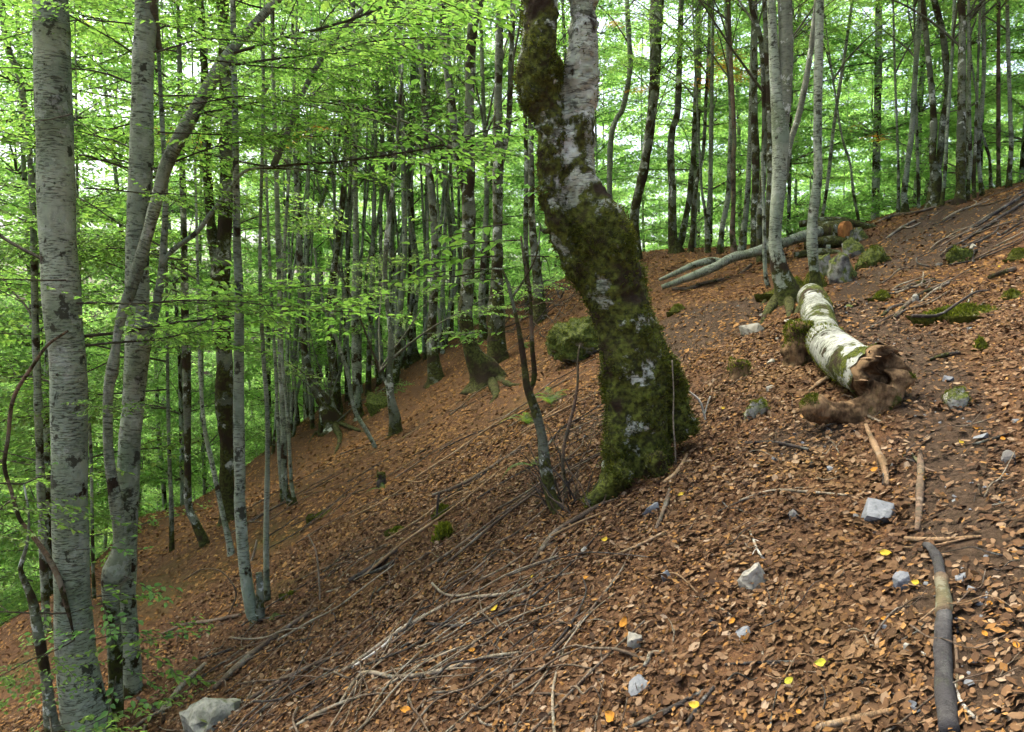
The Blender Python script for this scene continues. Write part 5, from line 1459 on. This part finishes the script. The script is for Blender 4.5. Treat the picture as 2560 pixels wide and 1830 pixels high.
# ------------------------------------------------------------------ forest beyond the ridge
FT, FC = [], []
for k in range(6):
    r = np.random.default_rng(900 + k)
    H = 1.0
    n = 12; P = [np.array([0, 0, -.3])]; dx, dy = r.normal(0, .02, 2)
    for i in range(n):
        P.append(P[-1] + np.array([dx, dy, 1]) * 20 / n); dx += r.normal(0, .03); dy += r.normal(0, .03)
    P = np.array(P); R = np.linspace(.125, .018, n + 1)
    g = Geo(); g.tube(np.c_[P, R, .45 - .3 * np.linspace(0, 1, n + 1) ** .5], seg=8, step=.5, rough=.1, rscale=4, flare=.6, fl=.3, seed=k)
    FT.append([g.mesh('trunk', M[s]) for s in ('fardark', 'far', 'far')])
    row = []
    for big in (0, 1, 2):
        gb = Geo(); LP, LD, LN = [], [], []
        nb = (72, 72, 46)[big]
        for b in range(nb):
            h = (2.0 + 17 * ((b + r.random()) / nb) ** .9) if big < 2 else 8.5 + 11 * (b + r.random()) / nb
            q = P[min(int((h + .3) / 20 * n), n)]
            az = r.uniform(0, 6.28); el = r.uniform(.0, .75); L = r.uniform(1.6, 3.6) * (1 - .42 * h / 20) * (1.5 if big == 2 else 1)
            m = 8; pp = [q.copy()]; a, e = az, el
            for i in range(m):
                pp.append(pp[-1] + np.array([math.cos(a) * math.cos(e), math.sin(a) * math.cos(e), math.sin(e)]) * L / m); a += r.normal(0, .1); e = e * .9 + r.normal(-.01, .05)
            pp = np.array(pp)
            gb.tube(np.c_[pp, np.linspace(.022, .004, m + 1)], seg=4, step=L / m, rough=0, cap=False)
            nl = int((340, 230, 120)[big] * L / 2.2)
            t = r.uniform(.22, 1.05, nl); i = np.clip((t * m).astype(int), 0, m)
            side = r.normal(0, .27, nl) * (1.2 - .5 * t)
            s = np.array([-math.sin(az), math.cos(az), 0])
            pos = pp[i] + s[None] * side[:, None] + r.normal(0, .06, (nl, 3)) + np.array([0, 0, 1])[None] * (-.10 * np.abs(side))[:, None]
            LP += list(pos); aa = az + np.sign(side) * r.uniform(.3, 1.2, nl)
            LD += list(np.c_[np.cos(aa), np.sin(aa), r.normal(-.25, .3, nl)]); LN += list(np.c_[r.normal(0, .42, nl), r.normal(0, .42, nl), np.ones(nl)])
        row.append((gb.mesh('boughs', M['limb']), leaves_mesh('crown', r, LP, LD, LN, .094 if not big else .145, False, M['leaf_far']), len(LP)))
    FC.append(row)
print('crowns', [[c[2] for c in row] for row in FC])
r = np.random.default_rng(31)
RP = np.array([[ (p[0] - 1280) / FPX, p[2]] for p in RIDGE])
placed = [(T['origin'][0], T['origin'][1]) for T in TREES]
cnt = 0; tries = 0
NF = 280
while cnt < NF and tries < 9000:
    tries += 1
    u = r.uniform(-.82, .82) if cnt % 3 else r.uniform(-.8, .1); dep = 12 + 70 * r.random() ** 1.35
    rd = np.interp(u, RP[:, 0], RP[:, 1])
    if dep < rd + 1.8: continue
    x = u * dep
    ms = 1.3 + .03 * dep
    if any((x - a) ** 2 + (dep - b) ** 2 < ms * ms for a, b in placed): continue
    placed.append((x, dep))
    z = Z(x, dep)
    kk = int(r.integers(6)); vv = int(r.integers(3)); far = dep > 36
    s = r.uniform(.75, 1.15); th = r.uniform(.32, .85)
    band = 'dark' if vv == 0 else 'grey'
    root = thing('beech_tree', (x, dep, z), ('dark-stemmed' if vv == 0 else 'grey-stemmed') + (' slender beech among the far woods beyond the ridge' if far else ' slender beech growing just beyond the ridge'), 'tree', ('dark' if vv == 0 else 'grey') + (' far woods beeches' if far else ' beeches just beyond the ridge'))
    root.rotation_euler = (0, 0, r.uniform(0, 6.28)); root.scale = (s, s, s)
    t_ = ob('trunk', FT[kk][vv], root); t_.scale = (th, th, 1)
    w_, f_, _ = FC[kk][1 if far else 0]
    ob('boughs', w_, root, kind='stuff')
    ob('crown', f_, root, kind='stuff')
    cnt += 1
print('far trees', cnt)
for i, (x, y, s) in enumerate([(6.5, -1, .75), (5.5, -6, .9), (9.5, 3.5, .7), (8.5, 7.5, .62), (-9, 1.5, .9), (11, -4, .8), (-5.5, 2.2, .8)]):  # out-of-view beeches added so their high crowns shade the ground
    root = thing('beech_tree', (x, y, Z(x, y)), 'unseen beech added around the viewpoint, its crown shading the slope', 'tree', 'added shade beeches around the viewpoint')
    root.rotation_euler = (0, 0, i * 1.7); root.scale = (s, s, s)
    t_ = ob('trunk', FT[i % 6][1], root); t_.scale = (1.1, 1.1, 1)
    ob('boughs', FC[i % 6][2][0], root, kind='stuff'); ob('crown', FC[i % 6][2][1], root, kind='stuff')
# the wood on the far side of the valley, one green mass
N = 212000
u = r.uniform(-.95, .95, N); dep = r.uniform(58, 112, N); x = u * dep; zg = np.maximum(Zs(x, dep), -34)
hh = r.random(N) ** .8 * (34 + 8 * fbm(np.c_[x * .05, dep * .05, np.zeros(N)], 2) + np.clip(-zg - 10, 0, 20))
P = np.c_[x, dep, zg + hh]
keep = fbm(P * np.array([.16, .16, .22]), 3) > -.33 + .2 * np.clip((P[:, 2] - 12) / 12, 0, 1) + .22 * np.clip(P[:, 0] / P[:, 1] / .5, 0, 1) * np.clip((P[:, 2] - 4) / 10, 0, 1)
P = P[keep]; N = len(P)
az = r.uniform(0, 6.28, N)
LD = np.c_[np.cos(az), np.sin(az), r.normal(-.2, .3, N)]; LN = np.c_[r.normal(0, .5, N), r.normal(0, .5, N), np.ones(N)]
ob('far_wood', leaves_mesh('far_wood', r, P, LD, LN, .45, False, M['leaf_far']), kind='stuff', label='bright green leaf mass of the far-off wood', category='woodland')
# autumn-coloured boughs
def autumn(T, px, py, s, az, k):
    add_branch(T['root'], MIDB, k, atdepth(px, py, T['depth']) - T['origin'], az, -.15, s, 0, M['leaf_orange'])
for T in TREES:
    o = T['root']
    lab = o['label']
    if 'low-forked' in lab: autumn(T, 1735, 235, .42, .3, 1); autumn(T, 1700, 250, .3, 2.8, 2); autumn(T, 1745, 190, .3, .3, 4)
    if 'clean pale leaning trunk' in lab: autumn(T, 2268, 365, .28, 2.8, 3)
    if 'dark mossy forked' in lab: autumn(T, 520, 390, .35, 2.4, 4); autumn(T, 575, 385, .32, .3, 5)
    if 'dark leaning trunk with pale' in lab: autumn(T, 1634, 255, .5, -.35, 2); autumn(T, 1636, 230, .42, -.7, 6); autumn(T, 1600, 75, .2, 2.8, 2)
